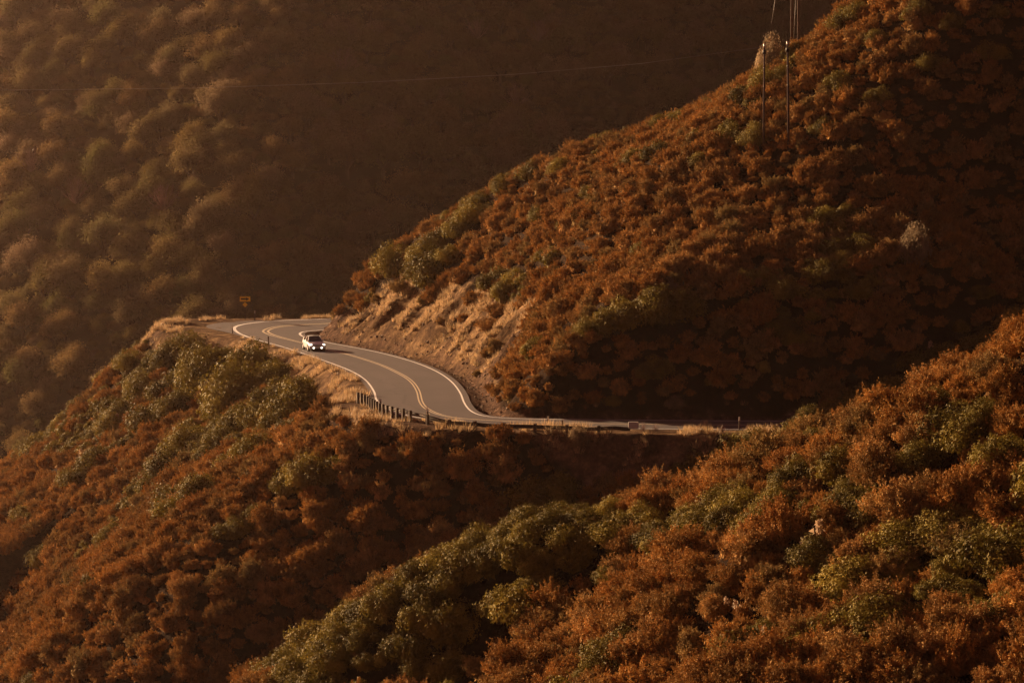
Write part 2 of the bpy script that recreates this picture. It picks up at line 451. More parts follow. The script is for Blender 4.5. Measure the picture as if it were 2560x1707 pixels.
# far mountain across the valley
def mount(X, Y):
    n = fbm(X / 90. + 3, Y / 90., 4)
    w = X + 40
    fold = -0.22 * w + 0.86 * np.where(w < 0, w + 6 * (1 - np.exp(w / 6)), 0)
    base = -9 + 0.80 * (Y - 430) + fold + 7 * n * sstep(-90, 0, X) + 4 * n + 1.6 * fbm(X / 25., Y / 25., 3)
    top = 150 + 25 * n + 0 * X
    z = -smax(-base, -top, 25)
    return smax(z, -52 + 6 * n, 10)
mx = np.arange(-700, 701, 5.0); my = np.arange(-60, 1201, 5.0)
MX, MY = np.meshgrid(mx, my)
MZ = mount(MX, MY)
MZ = np.where((MY < 340), np.minimum(MZ, -50), MZ)
_mount = mount
def mount(X, Y):
    X = np.asarray(X, float); Y = np.asarray(Y, float)
    fx = np.clip((X - mx[0]) / 5., 0, len(mx) - 1.001); fy = np.clip((Y - my[0]) / 5., 0, len(my) - 1.001)
    i = fx.astype(int); j = fy.astype(int); a = fx - i; b = fy - j
    return (MZ[j, i] * (1 - a) + MZ[j, i + 1] * a) * (1 - b) + (MZ[j + 1, i] * (1 - a) + MZ[j + 1, i + 1] * a) * b
me = grid_mesh('far_mountain', MX, MY, MZ, M['forest_floor'])
tag(obj('far_mountain', me), kind='structure')

# ------------------------------------------------------------------ road sheets
def strip(name, A, B, z0, m, **kw):
    v = []
    for a, b in zip(A, B):
        v.append((a[0], a[1], float(zr(a[1])) + z0)); v.append((b[0], b[1], float(zr(b[1])) + z0))
    n = len(A); f = [(2 * i, 2 * i + 2, 2 * i + 3, 2 * i + 1) for i in range(n - 1)]
    me = np_mesh(name, v, f, m, smooth=True)
    bmx = bmesh.new(); bmx.from_mesh(me)
    for fc in bmx.faces:
        fc.normal_update()
        if fc.normal.z < 0: fc.normal_flip()
    bmx.to_mesh(me); bmx.free()
    return me
def normals(l):
    t = np.gradient(l, axis=0); t /= np.linalg.norm(t, axis=1)[:, None] + 1e-9
    return np.stack([-t[:, 1], t[:, 0]], 1)
def resamp(l, n):
    s = np.r_[0, np.cumsum(np.linalg.norm(np.diff(l, axis=0), axis=1))]
    q = np.linspace(0, s[-1], n)
    return np.stack([np.interp(q, s, l[:, 0]), np.interp(q, s, l[:, 1])], 1)
nL = normals(LL); nR = normals(RL)
so = 1.0 if sdist(LL[50:51, 0] + nL[50, 0], LL[50:51, 1] + nL[50, 1], LL)[1][0] == OUT else -1.0
turnw = 0.45 + 3.4 * np.exp(-((LL[:, 0] + 32) / 4.5) ** 2 - ((LL[:, 1] - 293) / 9) ** 2)
outer = LL + nL * so * turnw[:, None]
inner = RL - nR * so * 0.55
K = 520
_a = resamp(outer, K); _b = resamp(inner, K)
_t = np.linspace(0, 1, 33)[None, :, None]
_g = _a[:, None] * (1 - _t) + _b[:, None] * _t
_me = grid_mesh('road', _g[..., 0], _g[..., 1], zr(_g[..., 1]) + 0.02, M['asphalt'])
_bm = bmesh.new(); _bm.from_mesh(_me)
for _f in _bm.faces:
    if _f.normal.z < 0: _f.normal_flip()
_bm.to_mesh(_me); _bm.free()
_w = sum(np.exp(-((_t - c) / 0.045) ** 2) for c in (0.16, 0.38, 0.62, 0.84)) + 0 * _g[..., :1]
_at = _me.attributes.new('wear', 'FLOAT', 'POINT'); _at.data.foreach_set('value', (_w * 0.9).ravel().astype(np.float32))
tag(obj('road', _me), kind='structure')
def paint(name, line, off, w, m):
    n_ = normals(line)
    ww = (w * (1 + 1.6 * sstep(262, 296, line[:, 1])))[:, None]
    off = off * ww / w
    tag(obj(name, strip(name, line + n_ * (off - ww / 2), line + n_ * (off + ww / 2), 0.03, m)), kind='structure')
paint('road_edge_line', LL, 0, 0.17, M['line_white'])
paint('road_edge_line', RL, 0, 0.15, M['line_white'])
paint('road_centre_line', CL, 0.13, 0.12, M['line_yellow'])
paint('road_centre_line', CL, -0.13, 0.12, M['line_yellow'])


# ------------------------------------------------------------------ plant meshes
def leaf_cloud(rng, P, D, L, W, face=0.0):
    """one small pointed leaf clump at each P, roughly along D"""
    n = len(P)
    r = rng.normal(size=(n, 3))
    T = np.cross(D, r); T /= np.linalg.norm(T, axis=1)[:, None] + 1e-9
    d = D * (1 - face) + T * face * 1.2 + 0.55 * (1 - 0.35 * face) * r; d /= np.linalg.norm(d, axis=1)[:, None] + 1e-9
    s = np.cross(d, D * face * 1.6 + rng.normal(size=(n, 3)) * (1 - 0.45 * face)); s /= np.linalg.norm(s, axis=1)[:, None] + 1e-9
    L = L * rng.uniform(0.6, 1.4, (n, 1)); W = W * rng.uniform(0.6, 1.4, (n, 1))
    v = np.stack([P - s * W * .5, P + s * W * .5, P + d * L + s * W * rng.uniform(-.4, .4, (n, 1))], 1).reshape(-1, 3)
    f = np.arange(n * 3).reshape(n, 3)
    return v, f
def sphere_dirs(rng, n, zmin=-0.3):
    d = rng.normal(size=(n * 3 + 20, 3)); d /= np.linalg.norm(d, axis=1)[:, None]
    d = d[d[:, 2] > zmin][:n]
    return d
def tube(p0, p1, r0, r1, k=5):
    p0 = np.array(p0, float); p1 = np.array(p1, float); d = p1 - p0; d /= np.linalg.norm(d) + 1e-9
    a = np.cross(d, [0.3, 0.9, 0.2]); a /= np.linalg.norm(a); b = np.cross(d, a)
    t = np.arange(k) / k * 2 * np.pi
    c = np.cos(t)[:, None] * a + np.sin(t)[:, None] * b
    v = np.vstack([p0 + c * r0, p1 + c * r1])
    f = [(i, (i + 1) % k, k + (i + 1) % k, k + i) for i in range(k)]
    return v, np.array(f)
def join(parts):
    V = []; Fc = []; o = 0
    for v, f in parts:
        V.append(v); Fc.append(f + o); o += len(v)
    return np.vstack(V), np.vstack(Fc)
def tri(f):
    return np.vstack([f[:, [0, 1, 2]], f[:, [0, 2, 3]]])

def shrub(seed, name, m, n, lobes, leaf, aspect=1.0, style='round', wood=True):
    """a bush of unit radius standing on z=0"""
    rng = np.random.RandomState(seed)
    P = []; D = []
    C = []; R = []
    for i in range(lobes):
        a = rng.uniform(0, 2 * np.pi); q = rng.uniform(0, 1) ** 0.6
        rr = rng.uniform(0.26, 0.46) if style == 'round' else rng.uniform(0.16, 0.34)
        h = (1 - 0.75 * q * q) * rng.uniform(0.45, 1.05)
        C.append([math.cos(a) * q * 0.78, math.sin(a) * q * 0.78, h * aspect * 0.72]); R.append(rr)
    C = np.array(C); R = np.array(R)
    w = R ** 2 / (R ** 2).sum()
    for c, r, k in zip(C, R, w):
        k = int(n * k)
        d = sphere_dirs(rng, k, -0.55)
        k = len(d)
        if style == 'round':
            bump = 1 + 0.22 * np.sin(d[:, 0] * 7 + seed) * np.sin(d[:, 1] * 6) + 0.15 * np.sin(d[:, 2] * 11 + d[:, 0] * 5)
            q = rng.uniform(0.55, 1.0, k) ** 0.5
            P.append(c + d * (r * q * bump)[:, None]); D.append(d + [0, 0, .2])
        else:
            # plumes: sprigs that rise and flare
            ns = max(6, k // 26); sd = sphere_dirs(rng, ns, -0.1); ns = len(sd)
            j = rng.randint(0, ns, k); t = rng.uniform(0.25, 1.0, k)
            ax = sd[j] * [1, 1, 0.8] + [0, 0, 0.75]
            ax /= np.linalg.norm(ax, axis=1)[:, None]
            ln = (r * (1.25 + 0.75 * rng.uniform(-1, 1, ns)))[j]
            p = c + sd[j] * r * 0.55 + ax * (ln * t * 0.9)[:, None] + rng.normal(size=(k, 3)) * (r * 0.17 * (1.25 - t))[:, None]
            P.append(p); D.append(ax)
    P = np.vstack(P); D = np.vstack(D)
    P[:, 2] = np.maximum(P[:, 2], 0.02)
    # inner, coarser leafage so the bush is not see-through
    k = n // 6; d = sphere_dirs(rng, k, 0.0); k = len(d); q = rng.uniform(0.2, 0.75, k)
    Pi = d * q[:, None] * [0.85, 0.85, 0.75 * aspect]
    v, f = leaf_cloud(rng, P, D, leaf * 1.25, leaf, 0.85 if style == 'round' else 0.35)
    vi, fi = leaf_cloud(rng, Pi, d, leaf * 3.4, leaf * 3.0, 0.8)
    parts = [(v, f), (vi, fi)]; mi = [0] * (len(f) + len(fi))
    if wood:
        for i in range(7):
            a = rng.uniform(0, 6.28); q = rng.uniform(0.2, 0.5)
            tv, tf = tube((0.05 * math.cos(a), 0.05 * math.sin(a), -0.25), (q * math.cos(a), q * math.sin(a), 0.55 * aspect), 0.035, 0.012)
            tf = tri(tf); parts.append((tv, tf)); mi += [1] * len(tf)
    v, f = join(parts)
    return np_mesh(name, v, f, [M[m], M['bark']], mi=mi)

def twiggy(seed, name, m, n=260, spread=0.6):
    """leafless bush: thin twigs fanning up from the base"""
    rng = np.random.RandomState(seed); parts = []
    for i in range(n // 6):
        a = rng.uniform(0, 6.28); e = rng.uniform(0.15, 1) ** spread
        d = np.array([math.cos(a) * (1 - e * .8), math.sin(a) * (1 - e * .8), e]); d /= np.linalg.norm(d)
        p0 = np.zeros(3); p0[2] = -0.1
        for s in range(3):
            d2 = d + rng.normal(size=3) * 0.13; p1 = p0 + d2 * 0.36
            parts.append(tube(p0, p1, 0.016 - 0.004 * s, 0.012 - 0.004 * s, 3))
            for b in range(3):
                q = d2 + rng.normal(size=3) * 0.45; q[2] = abs(q[2])
                st = p0 + (p1 - p0) * rng.uniform(0.3, 1)
                parts.append(tube(st, st + q * 0.22, 0.006, 0.003, 3))
            p0 = p1
    v, f = join(parts)
    return np_mesh(name, v, tri(f), [M[m]])

def tuft(seed, name, m, n=34, h=1.0, lean=0.5):
    rng = np.random.RandomState(seed); V = []; 
    for i in range(n):
        a = rng.uniform(0, 6.28); r = rng.uniform(0, 0.35); b = np.array([r * math.cos(a), r * math.sin(a), -0.05])
        d = np.array([math.cos(a) * lean * rng.uniform(0.1, 1), math.sin(a) * lean * rng.uniform(.1, 1), 1.0]); L = h * rng.uniform(0.5, 1.1)
        s = np.cross(d, rng.normal(size=3)); s /= np.linalg.norm(s); w = 0.03
        V += [b - s * w, b + s * w, b + d * L]
    V = np.array(V); return np_mesh(name, V, np.arange(len(V)).reshape(-1, 3), [M[m]])

def crown_mesh(seed, name, m, n=3600, leaf=0.048, aspect=1.15):
    """tree crown of unit radius centred about z=1, many lobes and gaps"""
    rng = np.random.RandomState(seed); P = []; D = []
    nl = 20
    for i in range(nl):
        d = sphere_dirs(rng, 1, -0.35)[0]
        c = d * rng.uniform(0.35, 0.72) * [1, 1, aspect * 0.8] + [0, 0, 0.95]
        r = rng.uniform(0.2, 0.38); k = n // nl
        dd = sphere_dirs(rng, k, -0.6); k = len(dd)
        P.append(c + dd * (r * rng.uniform(0.5, 1.05, k) * (1 + .2 * np.sin(dd[:, 0] * 8 + i)))[:, None]); D.append(dd)
    P = np.vstack(P); D = np.vstack(D)
    P += rng.normal(size=P.shape) * 0.12
    v, f = leaf_cloud(rng, P, D, leaf * 1.5, leaf, 0.25)
    d = sphere_dirs(rng, n // 8, -0.5); Pi = d * rng.uniform(.1, .6, (len(d), 1)) * [1, 1, .8] + [0, 0, .95]
    vi, fi = leaf_cloud(rng, Pi, d, leaf * 3, leaf * 2.6)
    v, f = join([(v, f), (vi, fi)])
    return np_mesh(name, v, f, [M[m]])
def trunk_mesh(seed, name):
    rng = np.random.RandomState(seed); parts = [tube((0, 0, -0.3), (0.03, 0, 0.5), 0.085, 0.06, 7)]
    for i in range(6):
        a = i * 1.05 + rng.uniform(-.3, .3); e = np.array([math.cos(a) * .45, math.sin(a) * .45, rng.uniform(.85, 1.3)])
        mid = np.array([0.03, 0, 0.5]) * .5 + e * .5 + rng.normal(size=3) * .04
        parts += [tube((0.03, 0, 0.45), mid, 0.045, 0.03, 5), tube(mid, e, 0.03, 0.012, 5)]
    parts = [(v, tri(f)) for v, f in parts]
    v, f = join(parts); return np_mesh(name, v, f, [M['bark']])

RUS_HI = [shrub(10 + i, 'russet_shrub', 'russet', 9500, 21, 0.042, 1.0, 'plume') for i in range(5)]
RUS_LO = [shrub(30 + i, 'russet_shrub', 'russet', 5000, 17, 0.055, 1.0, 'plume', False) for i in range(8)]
GRN_HI = [shrub(50 + i, 'green_shrub', 'green', 9000, 24, 0.048, 1.0, 'round') for i in range(4)]
GRN_LO = [shrub(70 + i, 'green_shrub', 'green', 3000, 14, 0.08, 1.0, 'round', False) for i in range(4)]
PALE = shrub(90, 'pale_shrub', 'pale', 5000, 18, 0.055, 1.1, 'round')
CROWNS = [crown_mesh(100 + i, 'crown', 'wood_green') for i in range(4)]
TRUNKS = [trunk_mesh(110 + i, 'trunk') for i in range(2)]
TWIG = [twiggy(120 + i, 'bare_shrub', 'mauve') for i in range(2)]
TUFTS = [tuft(130 + i, 'grass_tuft', 'straw') for i in range(3)]
HEAD = shrub(140, 'seed_heads', 'white_head', 130, 1, 0.11, 1.2, 'round', False)

# ------------------------------------------------------------------ scatter tool: ONE object of uncountable growth
def scatter(name, label, cat, pts, rot, scl, idx, sources, kind='stuff'):
    me = bpy.data.meshes.new(name); n = len(pts)
    me.vertices.add(n); me.vertices.foreach_set('co', np.asarray(pts, np.float32).ravel())
    for an, tp, arr in (('rot', 'FLOAT_VECTOR', rot), ('scl', 'FLOAT_VECTOR', scl)):
        a = me.attributes.new(an, tp, 'POINT'); a.data.foreach_set('vector', np.asarray(arr, np.float32).ravel())
    a = me.attributes.new('idx', 'INT', 'POINT'); a.data.foreach_set('value', np.asarray(idx, np.int32))
    o = obj(name, me); tag(o, label, cat, kind=kind)
    ng = bpy.data.node_groups.new(name + '_nodes', 'GeometryNodeTree')
    ng.interface.new_socket('Geometry', in_out='INPUT', socket_type='NodeSocketGeometry')
    ng.interface.new_socket('Geometry', in_out='OUTPUT', socket_type='NodeSocketGeometry')
    gi = ng.nodes.new('NodeGroupInput'); go = ng.nodes.new('NodeGroupOutput')
    iop = ng.nodes.new('GeometryNodeInstanceOnPoints')
    g2i = ng.nodes.new('GeometryNodeGeometryToInstance')
    for src in reversed(sources):
        oi = ng.nodes.new('GeometryNodeObjectInfo'); oi.inputs['Object'].default_value = src
        oi.transform_space = 'ORIGINAL'; oi.inputs['As Instance'].default_value = False
        g1 = ng.nodes.new('GeometryNodeGeometryToInstance')
        ng.links.new(oi.outputs['Geometry'], g1.inputs[0]); ng.links.new(g1.outputs[0], g2i.inputs[0])
    ng.nodes.remove(g2i)
    jn = ng.nodes.new('GeometryNodeJoinGeometry')
    for g1 in [x for x in ng.nodes if x.bl_idname == 'GeometryNodeGeometryToInstance']: ng.links.new(g1.outputs[0], jn.inputs[0])
    def na(nm, t):
        x = ng.nodes.new('GeometryNodeInputNamedAttribute'); x.data_type = t; x.inputs['Name'].default_value = nm; return x.outputs[0]
    ng.links.new(gi.outputs[0], iop.inputs['Points']); ng.links.new(jn.outputs[0], iop.inputs['Instance'])
    iop.inputs['Pick Instance'].default_value = True
    ng.links.new(na('idx', 'INT'), iop.inputs['Instance Index'])
    ng.links.new(na('rot', 'FLOAT_VECTOR'), iop.inputs['Rotation']); ng.links.new(na('scl', 'FLOAT_VECTOR'), iop.inputs['Scale'])
    ng.links.new(iop.outputs[0], go.inputs[0])
    md = o.modifiers.new('scatter', 'NODES'); md.node_group = ng
    return o

rng = np.random.RandomState(4)
# candidate places for scrub
def jitter_grid(x0, x1, y0, y1, s):
    xs = np.arange(x0, x1, s); ys = np.arange(y0, y1, s); X, Y = np.meshgrid(xs, ys)
    X = X + rng.uniform(-.48, .48, X.shape) * s; Y = Y + rng.uniform(-.48, .48, Y.shape) * s
    return X.ravel(), Y.ravel()
X, Y = jitter_grid(-75, 50, 66, 331, 1.08)
Z = bil(GZ, X, Y); do_ = bil(DO, X, Y); di_ = bil(DI, X, Y); road_ = bil(ONROAD.astype(float), X, Y); bare_ = bil(BARE, X, Y)
u_, v_ = proj(X, Y, Z)
u2, v2 = proj(X, Y, Z + 3)
ok = (road_ < 0.01) & (u_ > -330) & (u_ < 2800) & (v_ > -120) & (v2 < 1830)
patch = fbm(X / 3.0 + 31, Y / 3.0 + 7, 3)
ok &= (bare_ + np.where(di_ > 3.2, 0.85, 0.35) * patch < 0.42)
ok &= (Y > 165) | (rng.rand(len(X)) < 0.9)
ok &= visible2(X, Y, Z, 3.2)
X, Y, Z, u_, v_, do_, di_ = [q[ok] for q in (X, Y, Z, u_, v_, do_, di_)]
nn = len(X)
size = 0.55 + 0.95 * rng.rand(nn) ** 1.9 + 0.25 * (fbm(X / 6 + 3, Y / 6, 2))
size = np.clip(size, 0.45, 1.7)
edge = np.minimum(np.where(do_ > 0, do_, 99), np.where(di_ > 0, di_, 99))
size *= np.where(Y < 165, 1.0 + 0.2 * rng.rand(nn), 0.72 + 0.28 * sstep(2, 7, edge))

# green bushes the photo shows, (u, v of the crown's middle, width in photo pixels)
GREEN_SPOTS = [
 # big bushes by the bend, left of the road
 (470,862,110),(560,912,95),(640,915,130),(520,930,140),(620,955,170),(590,1000,130),(700,990,110),(745,1010,130),(760,965,70),(430,900,90),(440,960,110),(360,960,90),(330,900,80),
 (650,1040,100),(700,1060,90),(600,1060,100),(380,1040,110),(440,1020,90),(300,1030,80),(280,1060,80),(480,1100,110),(560,1100,90),(420,1160,100),(240,1150,100),(200,1190,80),
 (640,1130,110),(590,1150,90),(520,1140,70),(450,1240,120),(500,1230,110),(430,1270,90),(770,1190,110),(820,1180,90),(720,1210,80),(590,1320,80),(640,1290,70),(730,1070,70),(500,890,80),(690,940,90),
 (110,1400,70),(240,1450,60),(60,1290,60),(1330,1245,110),(1400,1240,90),
 # above the cut and along the skyline of the hill
 (1000,655,95),(1060,640,80),(1085,680,110),(1150,570,70),(1195,530,80),(1260,465,60),(1330,430,60),(1110,600,80),(1350,540,45),(1130,640,60),
 (1250,700,70),(1265,735,60),(1200,500,60),(1400,420,50),(1560,790,90),(1640,770,110),(1700,760,90),(1590,400,60),(1650,380,60),(1890,345,60),(1920,200,70),(1860,240,60),(1830,330,60),
 (1650,255,50),(1690,235,50),(1800,185,45),(1770,170,40),(2120,45,70),(2150,30,60),(2100,210,60),(2200,240,60),(2300,35,60),(2330,160,60),(2190,100,50),(1290,690,50),(1960,190,50),
 (1480,480,45),(1420,560,40),(1700,300,45),(2380,60,50),(2480,130,60),(2060,320,50),(1640,920,70),(1340,880,60),(1480,820,70),
 # near ridge
 (640,1690,110),(720,1650,100),(790,1620,90),(850,1570,90),(900,1560,80),(960,1520,110),(1040,1440,90),(1080,1480,120),(1130,1450,110),(1180,1420,100),(1230,1400,110),(1290,1380,120),(1350,1400,100),(1060,1540,130),(1130,1580,140),(1020,1620,120),(1130,1660,120),(1330,1330,90),(1380,1310,100),(1430,1350,110),(1500,1320,110),(1560,1310,100),(1640,1340,110),
 (1620,1290,90),(1700,1210,90),(1750,1180,90),(1800,1170,80),(1860,1130,100),(1900,1110,90),(1980,1090,80),(2020,1060,80),(2080,1040,100),(2040,1100,90),(1850,1270,130),(1900,1320,120),(1960,1240,110),(1820,1310,110),
 (2000,1190,120),(2100,1170,120),(2150,1210,100),(2140,1260,130),(2200,1240,120),(2170,1300,110),(2380,1050,150),(2420,1090,130),(2340,1110,110),(2300,1150,110),(2470,1040,110),(2500,1150,130),(2540,1120,120),(2340,1010,90),(2420,890,100),(2360,900,80),(2290,920,70),(2540,820,90),(2480,850,70),(2230,980,90),(2160,1010,90),(2100,1420,90),
]
SPILL = [(1125,690,70),(1180,740,60),(1000,705,60),(1060,745,40),(880,735,50),(850,770,40),(940,745,36),(1225,800,70),(1240,860,60),(1250,920,60),(1215,880,36),(1285,960,70),(1230,960,40),(1340,990,70),(1160,790,36),(1100,800,26),(820,720,60),(1290,1010,40),(1400,1010,60),(1195,930,30)]
greens = []
for (u, v, w) in GREEN_SPOTS:
    p = hit(u, v + w * 0.22)
    if p is None: continue
    r = 0.5 * w * p[1] / F * (1.25 if p[1] < 165 else (1.35 if u < 800 else 1.5))
    greens.append((p[0], p[1] + 0.1 * r, gz(p[0], p[1]), r))
# drop scrub that a listed bush stands on
keep = np.ones(nn, bool)
for gx_, gy_, gz_, r in greens: keep &= np.hypot(X - gx_, Y - gy_) > r * (0.66 if gy_ < 165 else 0.7)
X, Y, Z, size, u_, v_, do_, di_ = [q[keep] for q in (X, Y, Z, size, u_, v_, do_, di_)]; nn = len(X)
gp = fbm(X / 9. + 60, Y / 9. + 11, 3) + 0.5 * rng.rand(nn)
leftup = (v_ < 1150) & (u_ < 620) & (Y > 200)
isg = (gp + np.where(leftup, 0.45, 0) - np.where((Y > 165) & ~leftup, 0.1, 0) - np.where(Y < 165, 0.12, 0) + np.where((Y < 165) & (u_ > 700) & (u_ < 1560) & (v_ - (1290 + (1300 - u_) * 0.55) < 260), 0.75, 0)) > 0.56
vis = visible2(X, Y, Z, 1.2)
show = size / Y * (vis & (u_ > -20) & (u_ < 2580) & (v_ < 1740) & (v_ > -20))

def place(name, me, x, y, z, s, sz, rz, lab, cat, grp):
    o = bpy.data.objects.new(name, me); COL.objects.link(o)
    o.location = (x, y, z); o.scale = (s, s, sz); o.rotation_euler = (0.0, 0.0, rz)
    tag(o, lab, cat, grp); return o

def zone(x, y):
    if y < 165: return 0
    d, i = float(bil(DO, np.array([x]), np.array([y]))[0]), float(bil(DI, np.array([x]), np.array([y]))[0])
    return 1 if i > d else 2
ZN = ['the near ridge in the foreground', 'the hill above the road', 'the slope below the road']
def sub(x, y, z):
    u, v = proj(x, y, z + 0.6)
    if y < 165:
        if u < 1000: return 'the low left end of the near ridge'
        if u > 2150: return 'the high right end of the near ridge'
        return 'the middle of the near ridge'
    if zone(x, y) == 1:
        if v > 700 and u > 1380: return 'the dark foot of the hill above the guardrail'
        if u < 1250: return 'the hill shoulder right above the road cut'
        if v < 330: return 'the top of the hill around the utility poles'
        return 'the middle of the hill face'
    if v < 1080 and u < 800: return 'the left shoulder below the white car'
    if u < 300: return 'the far left edge of the lower slope'
    if u < 900: return 'the lit slope below the bend'
    return 'the dark slope under the guardrail'
gi_ = np.where(isg)[0]; ri_ = np.where(~isg)[0]
ri_ = ri_[np.argsort(-show[ri_])]; gi_ = gi_[np.argsort(-show[gi_])]
NR = 300; NG = max(0, 290 - len(greens))
ro = []
for k, i in enumerate(ri_[:NR]):
    z = zone(X[i], Y[i])
    s = size[i]
    ro.append(place('russet_shrub', RUS_HI[k % 5], X[i], Y[i], Z[i] - 0.12 * s, s, s * rng.uniform(0.85, 1.25), rng.uniform(0, 6.28),
        'russet brown feathery shrub on ' + sub(X[i], Y[i], Z[i]), 'shrub', 'russet shrubs on ' + sub(X[i], Y[i], Z[i])))
go_ = []
for k, (x, y, z, r) in enumerate(greens):
    me = GRN_HI[k % 4]
    q = zone(x, y)
    go_.append(place('green_shrub', me, x, y, z - 0.15 * r, r, r * rng.uniform(0.95, 1.3), rng.uniform(0, 6.28),
        'large rounded olive green bush on ' + sub(x, y, z), 'bush', 'large green bushes on ' + sub(x, y, z)))
for k, i in enumerate(gi_[:NG]):
    q = zone(X[i], Y[i]); s = size[i] * 1.15
    go_.append(place('green_shrub', GRN_HI[k % 4], X[i], Y[i], Z[i] - 0.15 * s, s, s * rng.uniform(0.8, 1.1), rng.uniform(0, 6.28),
        'small olive green bush on ' + sub(X[i], Y[i], Z[i]), 'bush', 'small green bushes on ' + sub(X[i], Y[i], Z[i])))
for k, (u, v, w) in enumerate(SPILL):
    p = hit(u, v + w * 0.3)
    if p is None: continue
    r = 0.55 * w * p[1] / F
    place('russet_shrub', RUS_HI[k % 5], p[0], p[1], p[2] - 0.2 * r, r, r, k * 1.3, 'russet shrub clinging to the bare road cut above the bend', 'shrub', 'russet shrubs clinging to the road cut')
# low-detail sources for the masses: two of the individuals farthest away carry the coarser mesh
def lo_src(lst, los):
    out = []
    for o, me in zip(lst[-len(los):], los): o.data = me; out.append(o)
    return out
src_r = lo_src(ro, RUS_LO); src_g = lo_src(go_, GRN_LO)
def mass(name, label, cat, ids, srcs, k):
    n = len(ids); s = size[ids] * k
    rot = np.stack([rng.uniform(-.12, .12, n), rng.uniform(-.12, .12, n), rng.uniform(0, 6.28, n)], 1)
    scl = np.stack([s, s, s * rng.uniform(0.85, 1.3, n)], 1)
    p = np.stack([X[ids], Y[ids], Z[ids] - 0.12 * s], 1)
    return scatter(name, label, cat, p, rot, scl, rng.randint(0, len(srcs), n), srcs)
mass('russet_chaparral', 'dense russet brown chaparral scrub covering the hillsides around the road', 'scrub', ri_[NR:], src_r, 1.0)
mass('green_chaparral', 'olive green scrub mixed through the russet chaparral on the hillsides', 'scrub', gi_[NG:], src_g, 1.1)
print('scrub', nn, 'green', len(gi_), 'spots', len(greens))

# ------------------------------------------------------------------ woodland on the far mountain
X2, Y2 = jitter_grid(-150, 150, 338, 700, 2.5)
Z2 = mount(X2, Y2); uu, vv = proj(X2, Y2, Z2 + 2)
k = (uu > -250) & (uu < 2500) & (vv > -250) & (vv < 1250)
X2, Y2, Z2, uu, vv = [q[k] for q in (X2, Y2, Z2, uu, vv)]
k = visible2(X2, Y2, Z2, 6)
X2, Y2, Z2, uu, vv = [q[k] for q in (X2, Y2, Z2, uu, vv)]
s2 = 1.55 + 3.0 * rng.rand(len(X2)) ** 3.5 + 0.6 * fbm(X2 / 20, Y2 / 20, 2)
s2 = np.clip(s2, 1.0, 5)
inframe = (uu > 0) & (uu < 2560) & (vv > 0) & (vv < 1000)
order = np.argsort(-(s2 / Y2) * inframe)
def hit_far(u, v):
    r = ray(u, v); YY = np.arange(380, 800, 0.5); z = mount(r[0] * YY, YY); m = (CH + r[2] * YY) < z
    j = np.argmax(m); return r[0] * YY[j], YY[j], z[j]
def oak(x, y, z, s, lab, grp, ci, par_name='oak_tree'):
    t = bpy.data.objects.new(par_name, None); COL.objects.link(t); t.empty_display_size = 0.3
    t.location = (x, y, z - 0.15 * s); t.scale = (s, s, s * rng.uniform(0.85, 1.15)); t.rotation_euler = (0, 0, rng.uniform(0, 6.28))
    tag(t, lab, 'tree', grp)
    c = bpy.data.objects.new('crown', CROWNS[ci % 4]); COL.objects.link(c); c.parent = t
    b = bpy.data.objects.new('trunk', TRUNKS[ci % 2]); COL.objects.link(b); b.parent = t
    return c
BIG = [(960,390,170),(1050,370,150),(870,400,140),(1010,480,130),(820,340,110),(1080,500,100)]
taken = np.zeros(len(X2), bool)
for i, (u, v, w) in enumerate(BIG):
    x, y, z = hit_far(u, v + w * .35); s = .5 * w * y / F
    taken |= np.hypot(X2 - x, Y2 - y) < s * .8
    oak(x, y, z, s, 'broad dark oak in the clump of large oaks left of the hill skyline', 'large oaks on the far mountain', i)
order = order[~taken[order]]
crowns = []
for j, i in enumerate(order[:280]):
    crowns.append(oak(X2[i], Y2[i], Z2[i], s2[i], 'dark brownish green tree in the hazy woodland on the far mountain', 'trees on the far mountain', j))
rest = order[280:]; n = len(rest)
scatter('far_woodland', 'hazy brown green woodland covering the shaded far mountain', 'woodland',
    np.stack([X2[rest], Y2[rest], Z2[rest] - .3 * s2[rest]], 1), np.stack([np.zeros(n), np.zeros(n), rng.uniform(0, 6.28, n)], 1),
    np.stack([s2[rest]] * 2 + [s2[rest] * rng.uniform(.7, 1.1, n)], 1), rng.randint(0, 4, n), crowns[:4])
for (u, v, w, lab) in [(1195,85,70,'leafless mauve bush high on the far mountain, left of its twin'),(1345,90,70,'leafless mauve bush high on the far mountain, right of its twin'),(1290,245,80,'lone leafless mauve bush below the two high ones'),
        (860,165,90,'pale leafless bush above the big oak clump on the far mountain'),(195,480,90,'pale leafless tree at the left side of the far mountain'),(85,410,80,'faint leafless tree nearest the left edge of the picture'),(415,500,90,'greyish leafless tree in the middle of the hazy woodland')]:
    x, y, z = hit_far(u, v + w * .5); s = w * y / F * .62
    place('bare_shrub', TWIG[int(u) % 2], x, y - 3.0, z + 1.6, s * 0.8, s, rng.uniform(0, 6), lab, 'bush', None)


